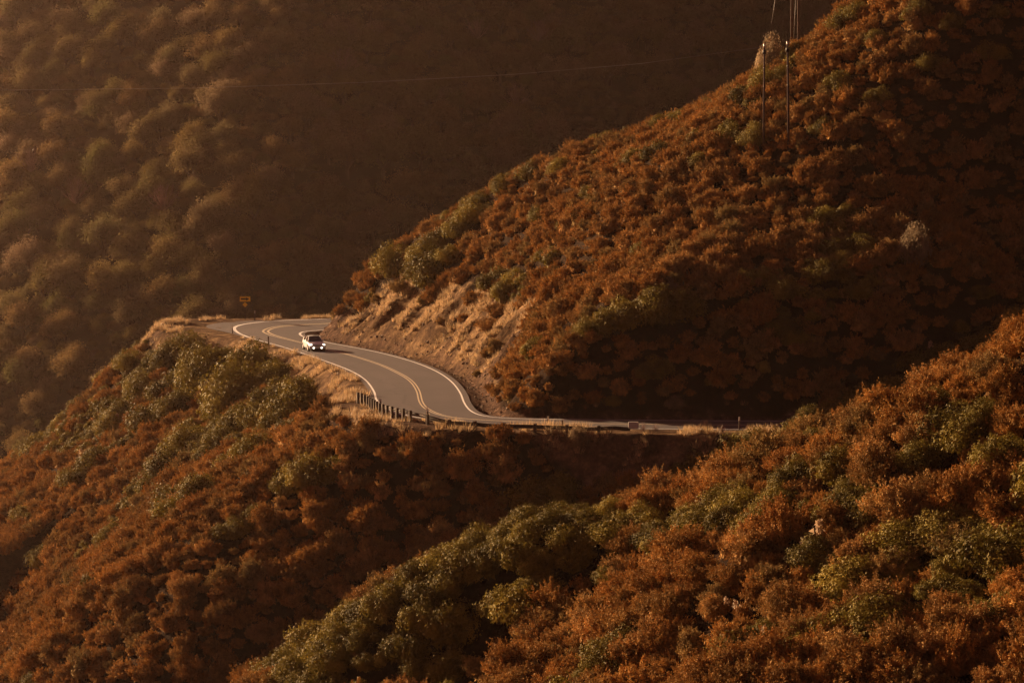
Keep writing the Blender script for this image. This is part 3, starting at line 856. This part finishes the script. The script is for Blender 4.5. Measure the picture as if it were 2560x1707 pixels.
# ------------------------------------------------------------------ haze in the valley air
def box_mesh(name, x0, x1, y0, y1, z0, z1, m):
    v = [(x, y, z) for x in (x0, x1) for y in (y0, y1) for z in (z0, z1)]
    f = [(0, 1, 3, 2), (4, 6, 7, 5), (0, 4, 5, 1), (2, 3, 7, 6), (0, 2, 6, 4), (1, 5, 7, 3)]
    return np_mesh(name, v, f, m)
hm = bpy.data.materials.new('haze'); hm.use_nodes = True
ht = hm.node_tree
for n in list(ht.nodes): ht.nodes.remove(n)
ho = ht.nodes.new('ShaderNodeOutputMaterial'); hp = ht.nodes.new('ShaderNodeVolumePrincipled')
hp.inputs['Color'].default_value = (0.98, 0.72, 0.60, 1); hp.inputs['Density'].default_value = 0.000095; hp.inputs['Anisotropy'].default_value = 0.83
ht.links.new(hp.outputs[0], ho.inputs['Volume'])
tag(obj('haze', box_mesh('haze', -720, 720, -80, 1220, -75, 215, hm)), 'thin golden dust haze hanging in the valley air', 'haze', kind='stuff')

# ------------------------------------------------------------------ special plants
def bush_at(u, v, w, me, name, lab, cat, grp=None, tall=1.0, sink=0.15):
    """bush whose foot is seen at (u, v)"""
    p = hit(u, v)
    if p is None: print('miss', u, v); return None
    s = 0.5 * w * p[1] / F
    return place(name, me, p[0], p[1], p[2] - sink * s, s, s * tall, (u * 7 % 6), lab, cat, grp)
bush_at(2290, 655, 95, PALE, 'pale_shrub', 'tall pale pinkish grey bush alone on the dark side of the hill', 'bush', tall=1.9)
bush_at(1668, 725, 62, PALE, 'pale_shrub', 'small pale bush in the middle of the hill above the dark hollow', 'bush', tall=1.1)
bush_at(1930, 128, 84, PALE, 'pale_shrub', 'tall pale silvery bush on the skyline beside the utility poles', 'bush', tall=2.3)
bush_at(1445, 1108, 58, PALE, 'pale_shrub', 'upright grey green bush in the dry grass in front of the guardrail', 'bush', tall=1.6)
bush_at(185, 960, 120, PALE, 'pale_shrub', 'pale hazy bush at the left edge of the green thicket', 'bush', tall=1.5)
bush_at(1690, 1020, 60, PALE, 'pale_shrub', 'faint pale bush in shade at the foot of the hill', 'bush', tall=1.0)
for (u, v, w) in [(2010,1424,34),(2042,1430,60),(1816,1570,30),(1841,1590,36),(1909,1640,28),(1982,1640,34),(2146,1652,28),(2173,1625,30),(2277,1132,24),(2325,932,26),(2502,1610,34),(2549,1590,34),(392,1034,26),(201,1188,24),(294,1096,22)]:
    bush_at(u, v - 25, w, HEAD, 'seed_heads', 'tuft of whitish dry seed heads poking out of the scrub', 'seed heads', 'whitish seed head tufts in the scrub', tall=1.6, sink=-2.2)
for (u, v, w) in [(1608,1078,26),(1640,1078,22),(1765,1080,34),(1805,1080,22),(1068,1028,14)]:
    bush_at(u, v, w, TWIG[1], 'dry_weed', 'spindly dry weed standing at the roadside past the guardrail', 'weed', 'dry weeds by the road', tall=1.7, sink=0)

# ------------------------------------------------------------------ dry grass on the verges and the cut
XG, YG = jitter_grid(-50, 48, 168, 318, 0.36)
bG = bil(BARE, XG, YG); rG = bil(ONROAD.astype(float), XG, YG); oG = bil(DO, XG, YG); iG = bil(DI, XG, YG)
ug, vg = proj(XG, YG, bil(GZ, XG, YG))
pg_ = fbm(XG / 2.2 + 5, YG / 2.2 + 5, 3)
okg = (rG < 0.01) & (bG > 0.25) & (ug > -50) & (ug < 2400) & (np.where(oG > 0, oG > 0.75, iG > 2.8)) & (pg_ + 0.22 * rng.rand(len(XG)) > 0.10)
tw = (XG < -29) & (oG < 6)
okg &= ~tw
okg &= (rng.rand(len(XG)) > 0.8 * bil(ROCKY_SHADE, XG, YG))
XG, YG, iG, oG = XG[okg], YG[okg], iG[okg], oG[okg]; ZG = bil(GZ, XG, YG); n = len(XG)
kk = visible2(XG, YG, ZG, 1.0, 0.2); XG, YG, ZG, iG, oG = XG[kk], YG[kk], ZG[kk], iG[kk], oG[kk]; n = len(XG)
tsrc = []
for k_, (u, v, lab) in enumerate([(1480, 1100, 'straw coloured grass tuft in front of the guardrail end'), (900, 800, 'straw coloured grass tuft high on the road cut'), (1010, 830, 'straw coloured grass tuft low on the road cut')]):
    p = hit(u, v); tsrc.append(place('grass_tuft', TUFTS[k_], p[0], p[1], p[2], 0.4, 0.45, 0, lab, 'grass tuft', None))
sg = 0.34 + 0.40 * rng.rand(n) ** 1.5
scatter('dry_grass', 'dry straw coloured grass on the road cut and verges', 'grass', np.stack([XG, YG, ZG], 1),
    np.stack([rng.uniform(-.3, .3, n), rng.uniform(-.3, .3, n), rng.uniform(0, 6.28, n)], 1), np.stack([sg * 1.2, sg * 1.2, sg * 1.0], 1), rng.randint(0, 3, n), tsrc)
print('grass', n)

# rocks fallen from the cut
def rock_mesh(seed):
    bm = bmesh.new(); bmesh.ops.create_icosphere(bm, subdivisions=2, radius=1.0); r_ = random.Random(seed)
    ax = [Vector((r_.uniform(-1, 1), r_.uniform(-1, 1), r_.uniform(-1, 1))).normalized() for _ in range(9)]
    for v in bm.verts:
        d = v.co.normalized(); f = 1.0
        for a_ in ax:
            t = d.dot(a_)
            if t > 0.62: f = min(f, 0.62 / t * 1.0)
        v.co = d * f * r_.uniform(0.92, 1.05)
    me = bpy.data.meshes.new('rock'); bm.to_mesh(me); bm.free(); me.materials.append(M['rock']); return me
ROCKS = [rock_mesh(i) for i in range(4)]
rr = random.Random(3); rl = []
idx = np.linspace(int(len(RL) * .30), int(len(RL) * .66), 60)
for i in idx:
    i = int(i); side = nR[i] * so * -1
    for _ in range(1):
        d = 1.5 + rr.random() ** 1.4 * 4.0
        x, y = RL[i] - nR[i] * so * d
        s = rr.uniform(0.10, 0.30)
        z = gz(x, y)
        rl.append(place('rock', ROCKS[rr.randrange(4)], x, y, z + s * 0.2, s, s * rr.uniform(.6, .9), rr.uniform(0, 6),
            'loose brown rock lying at the foot of the road cut', 'rock', 'loose rocks below the road cut'))
XR, YR = jitter_grid(-30, 2, 185, 300, 0.45)
iR = bil(DI, XR, YR); kR = (iR > 1.0) & (iR < 9) & (rng.rand(len(XR)) < 0.42 * np.exp(-(iR - 1.5) / 3.0) + 0.05)
XR, YR = XR[kR], YR[kR]; n = len(XR); sr_ = 0.04 + 0.13 * rng.rand(n) ** 2
scatter('rubble', 'brown rubble and stones strewn along the ditch under the road cut', 'rubble', np.stack([XR, YR, bil(GZ, XR, YR) + sr_ * .3], 1),
    rng.uniform(0, 6.28, (n, 3)), np.stack([sr_, sr_ * .9, sr_ * .7], 1), rng.randint(0, 4, n), [rl[0], rl[15], rl[30], rl[45]])

# ------------------------------------------------------------------ man-made things
M['post_wood'] = simple('weathered_post_wood', (0.085, 0.055, 0.040), 0.85, nscale=6, bump=0.01)
M['galv'] = simple('galvanised_steel', (0.09, 0.07, 0.065), 0.6, 0.3, nscale=3, var=0.2)
M['pole_wood'] = simple('pole_wood', (0.10, 0.07, 0.065), 0.9, nscale=4, bump=0.01, spec=0.1)
M['sign_yellow'] = simple('yellow_sign_sheeting', (1.0, 0.64, 0.05), 0.4)
M['sign_black'] = simple('black_sign_ink', (0.012, 0.010, 0.010), 0.5)
M['marker_white'] = simple('white_marker_plastic', (0.72, 0.68, 0.64), 0.5)
M['marker_brown'] = simple('brown_marker_plastic', (0.16, 0.11, 0.09), 0.6)
M['porcelain'] = simple('insulator_glaze', (0.55, 0.45, 0.38), 0.25)
M['dark_metal'] = simple('dark_metal', (0.03, 0.025, 0.025), 0.6, 0.3)

def bm_box(bm, x0, x1, y0, y1, z0, z1):
    vs_ = [bm.verts.new((x, y, z)) for x in (x0, x1) for y in (y0, y1) for z in (z0, z1)]
    for f in [(0, 1, 3, 2), (4, 6, 7, 5), (0, 4, 5, 1), (2, 3, 7, 6), (0, 2, 6, 4), (1, 5, 7, 3)]: bm.faces.new([vs_[i] for i in f])
def box_obj(name, x0, x1, y0, y1, z0, z1, m, parent, bev=0.0):
    bm = bmesh.new(); bm_box(bm, x0, x1, y0, y1, z0, z1)
    if bev: bmesh.ops.bevel(bm, geom=bm.edges[:], offset=bev, segments=2, affect='EDGES')
    bmesh.ops.recalc_face_normals(bm, faces=bm.faces[:])
    me = bpy.data.meshes.new(name); bm.to_mesh(me); bm.free(); me.materials.append(m)
    return obj(name, me, parent)
def tube_mesh(name, pts, rad, m, k=8, caps=True):
    bm = bmesh.new(); rings = []
    pts = [Vector(p) for p in pts]
    for i, p in enumerate(pts):
        d = (pts[min(i + 1, len(pts) - 1)] - pts[max(i - 1, 0)]).normalized()
        a_ = d.cross(Vector((0.31, 0.9, 0.17))).normalized(); b_ = d.cross(a_)
        r = rad[i] if isinstance(rad, (list, tuple)) else rad
        rings.append([bm.verts.new(p + a_ * math.cos(t) * r + b_ * math.sin(t) * r) for t in [2 * math.pi * j / k for j in range(k)]])
    for A_, B_ in zip(rings[:-1], rings[1:]):
        for j in range(k): bm.faces.new([A_[j], A_[(j + 1) % k], B_[(j + 1) % k], B_[j]])
    if caps: bm.faces.new(rings[0][::-1]); bm.faces.new(rings[-1])
    bmesh.ops.recalc_face_normals(bm, faces=bm.faces[:])
    for f in bm.faces: f.smooth = True
    me = bpy.data.meshes.new(name); bm.to_mesh(me); bm.free(); me.materials.append(m)
    return me

# guardrail
GR = [(899,1008),(908,1011),(923,1017),(939,1026),(954,1034),(973,1041),(988,1045),(1003,1049),(1019,1052),(1041,1056),(1065,1060),(1088,1063),(1186,1072),(1320,1078),(1473,1082),(1575,1085)]
gpts = smooth_line([on_road(*p) for p in GR], 0.3, 1)
gl = np.r_[0, np.cumsum(np.linalg.norm(np.diff(gpts, axis=0), axis=1))]
def gat(s): return np.array([np.interp(s, gl, gpts[:, 0]), np.interp(s, gl, gpts[:, 1])])
g0 = gat(0)
rail = empty('guardrail', (g0[0], g0[1], gz(*g0)))
tag(rail, 'steel beam guardrail on dark wooden posts along the outside of the near bend', 'guardrail')
base = Vector(rail.location)
posts_s = list(np.arange(0.1, 15.5, 1.05)) + list(np.arange(17.2, gl[-1] - 1.0, 2.3))
nG = normals(gpts)
gso = 1.0 if sdist(gpts[30:31, 0] + nG[30, 0] * 3, gpts[30:31, 1] + nG[30, 1] * 3, LL)[0][0] > sdist(gpts[30:31, 0] - nG[30, 0] * 3, gpts[30:31, 1] - nG[30, 1] * 3, LL)[0][0] else -1.0
def gn(s): return gso * np.array([np.interp(s, gl, nG[:, 0]), np.interp(s, gl, nG[:, 1])])
pm = None
for s in posts_s:
    p = gat(s); n_ = gn(s); z = gz(*p)
    if pm is None:
        po = box_obj('post', -0.10, 0.10, -0.10, 0.10, -0.5, 0.86, M['post_wood'], rail, 0.012); pm = po
    else:
        po = pm.copy(); COL.objects.link(po)
    po.parent = rail; q = p + n_ * 0.16
    po.location = Vector((q[0], q[1], gz(*q) - 0.22 * float(sstep(15, 20, s)))) - base; po.rotation_euler = (random.Random(int(s * 10)).uniform(-.03, .03), 0, math.atan2(n_[1], n_[0]))
# W profile beam swept along the curve
prof = [(0, .74), (-.03, .73), (-.08, .70), (-.08, .66), (0, .61), (-.0, .59), (-.08, .54), (-.08, .50), (-.03, .47), (0, .46)]
V = []; Fc = []; ns = int(gl[-1] / 0.5)
for i in range(ns + 1):
    s = gl[-1] * i / ns; p = gat(s); n_ = gn(s); z = gz(*p) - 0.22 * float(sstep(15, 20, s))
    for (o_, h_) in prof: V.append((p[0] + n_[0] * o_ - base.x, p[1] + n_[1] * o_ - base.y, z + h_ - base.z))
    for (o_, h_) in prof: V.append((p[0] + n_[0] * (o_ + .012) - base.x, p[1] + n_[1] * (o_ + .012) - base.y, z + h_ - base.z))
w = len(prof) * 2; h_ = len(prof)
for i in range(ns):
    for j in range(h_ - 1):
        Fc.append((i * w + j, i * w + j + 1, (i + 1) * w + j + 1, (i + 1) * w + j)); a_ = h_ + j
        Fc.append((i * w + a_, (i + 1) * w + a_, (i + 1) * w + a_ + 1, i * w + a_ + 1))
obj('rail', np_mesh('rail', V, Fc, M['galv']), rail)
pe = gat(gl[-1]); ze = gz(*pe)
et = box_obj('end_terminal', -0.42, 0.30, -0.14, 0.10, 0.42, 0.90, M['marker_white'], rail, 0.04)
et.location = Vector((pe[0] + .3, pe[1], ze)) - base; et['label'] = 'flared white end piece of the guardrail'

# roadside delineators
def marker(u, v0, v1, lab, w=0.09, white=True, Yo=None):
    p = on_road(u, v0); z = gz(*p); h = max(0.5, (v0 - v1) / F * p[1])
    t = empty('marker_post', (p[0], p[1], z)); tag(t, lab, 'marker post', 'roadside marker posts')
    box_obj('post', -w / 2, w / 2, -0.02, 0.02, -0.2, h * 0.72, M['marker_brown'], t)
    box_obj('reflector', -w / 2 - 0.005, w / 2 + 0.005, -0.03, 0.03, h * 0.72, h, M['marker_white'] if white else M['marker_brown'], t)
marker(637, 802, 776, 'slim marker post with white top just right of the arrow sign', 0.12)
marker(581, 834, 814, 'faint short marker post at the edge of the turnout inside the far bend', 0.10)
marker(671, 866, 841, 'slim brown marker post left of the white car beside the edge line', 0.12, False)
marker(951, 1022, 996, 'grey marker post behind the first guardrail posts', 0.16)
marker(1069, 1040, 1022, 'grey marker post beside the double yellow line end', 0.14)
marker(1370, 1068, 1040, 'white marker post standing up behind the guardrail', 0.11)
marker(1406, 1072, 1050, 'short brown marker post just right of the white one at the guardrail', 0.11, False)
marker(1848, 1074, 1040, 'lone slim marker post on the grass strip far right of the guardrail', 0.10)

# arrow sign
sp = on_road(613, 800)
sg_ = empty('arrow_sign', (sp[0], sp[1], gz(*sp)), rz=0.05)
tag(sg_, 'yellow curve sign with black right arrow over a small yellow diamond on a thin post', 'road sign')
zsc = sp[1] / F; zb = gz(*sp)
def zof(v): return float(at(613, v, sp[1])[2]) - zb
obj('post', tube_mesh('post', [(0, 0.03, -.3), (0, 0.03, zof(744))], 0.035, M['galv']), sg_)
zc = zof(747.5); ww, hh = 13.2 * zsc, 6.8 * zsc
pn = box_obj('sign_panel', -ww, ww, -0.02, 0.0, zc - hh, zc + hh, M['sign_yellow'], sg_)
def flat(name, pts, y, m, parent, th=0.006):
    bm = bmesh.new(); a_ = [bm.verts.new((x, y, z)) for x, z in pts]; f = bm.faces.new(a_)
    r_ = bmesh.ops.extrude_face_region(bm, geom=[f]); bmesh.ops.translate(bm, verts=[g for g in r_['geom'] if isinstance(g, bmesh.types.BMVert)], vec=(0, -th, 0))
    bmesh.ops.recalc_face_normals(bm, faces=bm.faces[:]); me = bpy.data.meshes.new(name); bm.to_mesh(me); bm.free(); me.materials.append(m); return obj(name, me, parent)
aw = ww * 0.80; ah = hh * 0.62; st_ = hh * 0.26
flat('arrow', [(-aw, zc - st_), (aw * .25, zc - st_), (aw * .25, zc - ah), (aw, zc), (aw * .25, zc + ah), (aw * .25, zc + st_), (-aw, zc + st_)], -0.024, M['sign_black'], pn)
flat('border', [(-ww * .97, zc - hh * .95), (ww * .97, zc - hh * .95), (ww * .97, zc - hh * .88), (-ww * .97, zc - hh * .88)], -0.022, M['sign_black'], pn)
flat('border', [(-ww * .97, zc + hh * .88), (ww * .97, zc + hh * .88), (ww * .97, zc + hh * .95), (-ww * .97, zc + hh * .95)], -0.022, M['sign_black'], pn)
zd = zof(761.5); dd = 6.6 * zsc
flat('diamond_panel', [(0, zd - dd), (dd, zd), (0, zd + dd), (-dd, zd)], -0.005, M['sign_yellow'], sg_, 0.015)

# utility poles
def pole(u, vb, ut, vt, Yp, lab, r=0.15, cap=True, cross=None):
    if Yp is None: p = hit(u, vb); p = np.array([p[0], p[1], p[2]])
    else:
        x = ray(u, vb)[0] * Yp; p = np.array([x, Yp, gz(x, Yp)])
    top = at(ut, vt, p[1])
    t = empty('utility_pole', tuple(p)); tag(t, lab, 'utility pole', 'utility poles on the hill')
    dx, dz = top[0] - p[0], top[2] - p[2]
    obj('shaft', tube_mesh('shaft', [(0, 0, -1.5), (dx * .5, 0, dz * .5), (dx, 0, dz)], [r, r * .85, r * .7], M['pole_wood'], 10), t)
    for q in (0.62, 0.80):
        obj('band', tube_mesh('band', [(dx * q, 0, dz * q - .07), (dx * q, 0, dz * q + .07)], r * .82, M['galv'], 10), t)
    if cap:
        obj('bracket', tube_mesh('bracket', [(dx, 0, dz - .55), (dx, 0, dz - .2)], r * 1.35, M['dark_metal'], 10), t)
        i_ = obj('insulator', tube_mesh('insulator', [(dx, 0, dz), (dx, 0, dz + .12), (dx, 0, dz + .2), (dx, 0, dz + .34)], [.09, .14, .08, .12], M['porcelain'], 10), t)
    if cross is not None:
        cz = float(at(ut, cross, p[1])[2]) - p[2]; cx = dx * cz / dz
        ca = box_obj('crossarm', cx - .9, cx + 1.0, -0.22, -0.12, cz - .06, cz + .06, M['pole_wood'], t)
        for q in (-.75, .85):
            obj('insulator', tube_mesh('insulator', [(cx + q, -.17, cz - .30), (cx + q, -.17, cz - .22), (cx + q, -.17, cz - .14), (cx + q, -.17, cz - .05)], [.06, .11, .06, .05], M['porcelain'], 10), t)
    return p, top
p1, t1 = pole(1909, 376, 1911, 120, None, 'left of two weathered utility poles standing on the face of the hill', 0.11)
p2, t2 = pole(1972, 380, 1969, 114, None, 'right of two weathered utility poles standing on the face of the hill', 0.115)
p3, t3 = pole(1979, 100, 1981, -130, 252, 'thick utility pole with a crossarm rising behind the hilltop out of the picture', 0.15, False, -6)
p4, t4 = pole(1997, 95, 1996, -110, 256, 'thinner utility pole just right of and behind the thick one on the hilltop', 0.14, False)
for (ua, va, ub, vb_, lab) in [(1941,-20,1930,60,'guy wire slanting down behind the pale skyline bush'),(1990,-10,1985,100,'guy wire slanting between the two hilltop poles')]:
    a_ = at(ua, va, 250); b_ = at(ub, vb_, 250)
    o_ = obj('guy_wire', tube_mesh('guy_wire', [a_ - b_, (0, 0, 0)], 0.045, M['galv'], 6)); o_.location = b_; tag(o_, lab, 'wire')
wp = [at(u, v, 224 + (1911 - u) * 0.02) for u, v in [(-700,232),(-200,228),(0,226),(480,221),(900,207),(1280,187),(1600,160),(1911,118)]]
M['wire'] = simple('weathered_wire', (0.38, 0.33, 0.30), 0.6)
o_ = obj('power_line', tube_mesh('power_line', [w_ - wp[-1] for w_ in wp], 0.018, M['wire'], 5)); o_.location = wp[-1]
tag(o_, 'thin overhead wire crossing in front of the far mountain to the poles', 'power line')

# ------------------------------------------------------------------ the car
M['car_paint'] = simple('white_car_paint', (0.78, 0.79, 0.82), 0.22, 0.0, spec=0.6)
M['car_glass'] = simple('car_glass', (0.025, 0.022, 0.028), 0.06, 0.0, spec=0.8)
M['car_black'] = simple('car_black_plastic', (0.03, 0.022, 0.024), 0.5)
M['tyre'] = simple('tyre_rubber', (0.022, 0.02, 0.02), 0.85)
M['alloy'] = simple('alloy_wheel', (0.55, 0.53, 0.52), 0.3, 0.8)
M['plate'] = simple('blank_number_plate', (0.6, 0.58, 0.55), 0.4)
lm, lnt, lb, lo_ = mat('lit_lamp')
lb.inputs['Base Color'].default_value = (0.9, 0.88, 0.8, 1)
lb.inputs['Emission Color'].default_value = (1.0, 0.90, 0.72, 1); lb.inputs['Emission Strength'].default_value = 1.3
M['lamp'] = lm
cl_i = int(np.argmin(np.abs(CL[:, 1] - 256) + np.where(CL[:, 0] < -10, 0, 99)))
hd = CL[cl_i + 6] - CL[cl_i - 6]; hd = hd / np.linalg.norm(hd)
if hd[1] > 0: hd = -hd
front = on_road(799, 879)
cpos = front - hd * 2.05
car = empty('car', (cpos[0], cpos[1], 0.022 + float(zr(cpos[1]))), rz=math.atan2(hd[0], -hd[1]) - 0.10)
tag(car, 'white car with lit headlights and fog lights coming round the bend', 'car')
# body loft: stations along y (front is -y): y, half width, sill z, belt z (top of lower body), crown
St = [(-2.12, .60, .34, .56), (-2.06, .74, .24, .66), (-1.92, .82, .20, .74), (-1.60, .86, .19, .83), (-1.15, .87, .19, .90), (-.85, .87, .19, .93), (0, .88, .19, .95), (.9, .88, .19, .98), (1.5, .87, .20, 1.02), (1.9, .82, .24, 1.02), (2.08, .74, .32, .96), (2.14, .62, .42, .80)]
bm = bmesh.new(); rings = []
for (y, w_, s_, b_) in St:
    P_ = [(-w_ * .82, s_), (-w_ * .97, s_ + .06), (-w_, s_ + (b_ - s_) * .45), (-w_ * .985, s_ + (b_ - s_) * .72), (-w_ * .93, b_ - .05), (-w_ * .82, b_), (-w_ * .4, b_ + .035), (0, b_ + .045)]
    P_ = P_ + [(-x, z) for x, z in P_[-2::-1]]
    rings.append([bm.verts.new((x, y, z)) for x, z in P_])
k_ = len(rings[0])
for A_, B_ in zip(rings[:-1], rings[1:]):
    for j in range(k_ - 1): bm.faces.new([A_[j], A_[j + 1], B_[j + 1], B_[j]])
    bm.faces.new([A_[-1], A_[0], B_[0], B_[-1]])
bm.faces.new(rings[0]); bm.faces.new(rings[-1][::-1])
bmesh.ops.recalc_face_normals(bm, faces=bm.faces[:])
for f in bm.faces: f.smooth = True
me = bpy.data.meshes.new('body'); bm.to_mesh(me); bm.free(); me.materials.append(M['car_paint'])
body = obj('body', me, car); sub = body.modifiers.new('s', 'SUBSURF'); sub.levels = 1; sub.render_levels = 1
# greenhouse: glass shell with painted roof and pillars
def quad(name, pts, m, parent, th=0.012):
    bm = bmesh.new(); vs_ = [bm.verts.new(p) for p in pts]; f = bm.faces.new(vs_); f.normal_update(); nn_ = f.normal.copy()
    r_ = bmesh.ops.extrude_face_region(bm, geom=[f]); bmesh.ops.translate(bm, verts=[g for g in r_['geom'] if isinstance(g, bmesh.types.BMVert)], vec=nn_ * th)
    bmesh.ops.recalc_face_normals(bm, faces=bm.faces[:]); me = bpy.data.meshes.new(name); bm.to_mesh(me); bm.free(); me.materials.append(m); return obj(name, me, parent)
bz = .955; rz_ = 1.40
A0, A1 = (-.72, -1.0, bz), (-.56, -.30, rz_)      # A pillar foot / top (left)
Cb, Ct = (-.74, 1.75, bz + .05), (-.57, 1.05, rz_ - .02)
mir = lambda p: (-p[0], p[1], p[2])
quad('windscreen', [A0, mir(A0), mir(A1), A1], M['car_glass'], car)
quad('rear_window', [mir(Cb), Cb, Ct, mir(Ct)], M['car_glass'], car)
for sgn in (1, -1):
    q = (lambda p: p) if sgn == 1 else mir
    Bb, Bt = (-.765, .30, bz + .02), (-.59, .30, rz_)
    quad('side_window', [q(A0), q(A1), q((Bt[0], .27, rz_)), q((Bb[0], .27, bz + .02))], M['car_glass'], car)
    quad('side_window', [q((Bb[0], .33, bz + .02)), q((Bt[0], .33, rz_)), q(Ct), q(Cb)], M['car_glass'], car)
    for nm, a_, b_ in (('pillar', A0, A1), ('pillar', Bb, Bt), ('pillar', Cb, Ct)):
        a_ = Vector(q(a_)); b_ = Vector(q(b_)); obj(nm, tube_mesh(nm, [a_ - (b_ - a_) * .05, a_, b_], .042, M['car_paint'], 6), car)
    mr = empty('wing_mirror'); mr.parent = car
    COL.objects.unlink(mr); bpy.data.objects.remove(mr)
    x0 = -.95 * sgn
    mrr = box_obj('wing_mirror', min(x0, x0 + .19 * sgn), max(x0, x0 + .19 * sgn), -.86, -.76, .95, 1.07, M['car_paint'], car, .03)
bm = bmesh.new(); pr = [(-.585, rz_ - .03), (-.50, rz_ + .035), (0, rz_ + .065), (.50, rz_ + .035), (.585, rz_ - .03)]
rg = []
for y, dz_, sc_ in ((-.38, -.02, .96), (-.2, .0, 1), (.4, .015, 1), (1.0, -.02, .98), (1.15, -.06, .95)):
    rg.append([bm.verts.new((x * sc_, y, z + dz_)) for x, z in pr])
for A_, B_ in zip(rg[:-1], rg[1:]):
    for j in range(4): bm.faces.new([A_[j], A_[j + 1], B_[j + 1], B_[j]])
bmesh.ops.solidify(bm, geom=bm.faces[:], thickness=0.03)
bmesh.ops.recalc_face_normals(bm, faces=bm.faces[:])
for f in bm.faces: f.smooth = True
me = bpy.data.meshes.new('roof'); bm.to_mesh(me); bm.free(); me.materials.append(M['car_paint']); obj('roof', me, car)
# face: headlights, fog lights, grille, bumper intake, plate
def ell(name, x, y, z, rx, rz2, ry, m, parent):
    bm = bmesh.new(); bmesh.ops.create_uvsphere(bm, u_segments=14, v_segments=8, radius=1.0)
    for v in bm.verts: v.co = Vector((x + v.co.x * rx, y + v.co.y * ry, z + v.co.z * rz2))
    for f in bm.faces: f.smooth = True
    me = bpy.data.meshes.new(name); bm.to_mesh(me); bm.free(); me.materials.append(m); return obj(name, me, parent)
for sgn in (-1, 1):
    ell('headlight', sgn * .64, -1.94, .66, .16, .095, .14, M['lamp'], car)
    ell('fog_light', sgn * .40, -2.12, .36, .10, .085, .05, M['lamp'], car)
box_obj('grille', -.34, .34, -2.15, -2.05, .56, .64, M['car_black'], car, .02)
box_obj('bumper_intake', -.62, .62, -2.13, -2.0, .24, .33, M['car_black'], car, .03)
box_obj('number_plate', -.17, .17, -2.165, -2.14, .43, .52, M['plate'], car)
for sx in (-1, 1):
    for sy in (-1.30, 1.30):
        c_ = (sx * .76, sy, .31)
        bm = bmesh.new(); bmesh.ops.create_cone(bm, cap_ends=True, segments=24, radius1=.315, radius2=.315, depth=.21, matrix=Matrix.Translation(c_) @ Matrix.Rotation(math.pi / 2, 4, 'Y'))
        bmesh.ops.bevel(bm, geom=[e for e in bm.edges if len(e.link_faces) == 2 and e.calc_face_angle(0) > 1], offset=.03, segments=2, affect='EDGES')
        me = bpy.data.meshes.new('wheel'); bm.to_mesh(me); bm.free(); me.materials.append(M['tyre']); wh = obj('wheel', me, car)
        bm = bmesh.new(); bmesh.ops.create_cone(bm, cap_ends=True, segments=20, radius1=.20, radius2=.20, depth=.012, matrix=Matrix.Translation((c_[0] + sx * .108, c_[1], c_[2])) @ Matrix.Rotation(math.pi / 2, 4, 'Y'))
        me = bpy.data.meshes.new('rim'); bm.to_mesh(me); bm.free(); me.materials.append(M['alloy']); obj('rim', me, wh)
        bm = bmesh.new(); bmesh.ops.create_cone(bm, cap_ends=False, segments=20, radius1=.36, radius2=.36, depth=.20, matrix=Matrix.Translation((sx * .785, sy, .33)) @ Matrix.Rotation(math.pi / 2, 4, 'Y'))
        me = bpy.data.meshes.new('wheel_arch'); bm.to_mesh(me); bm.free(); me.materials.append(M['car_black']); obj('wheel_arch', me, car)
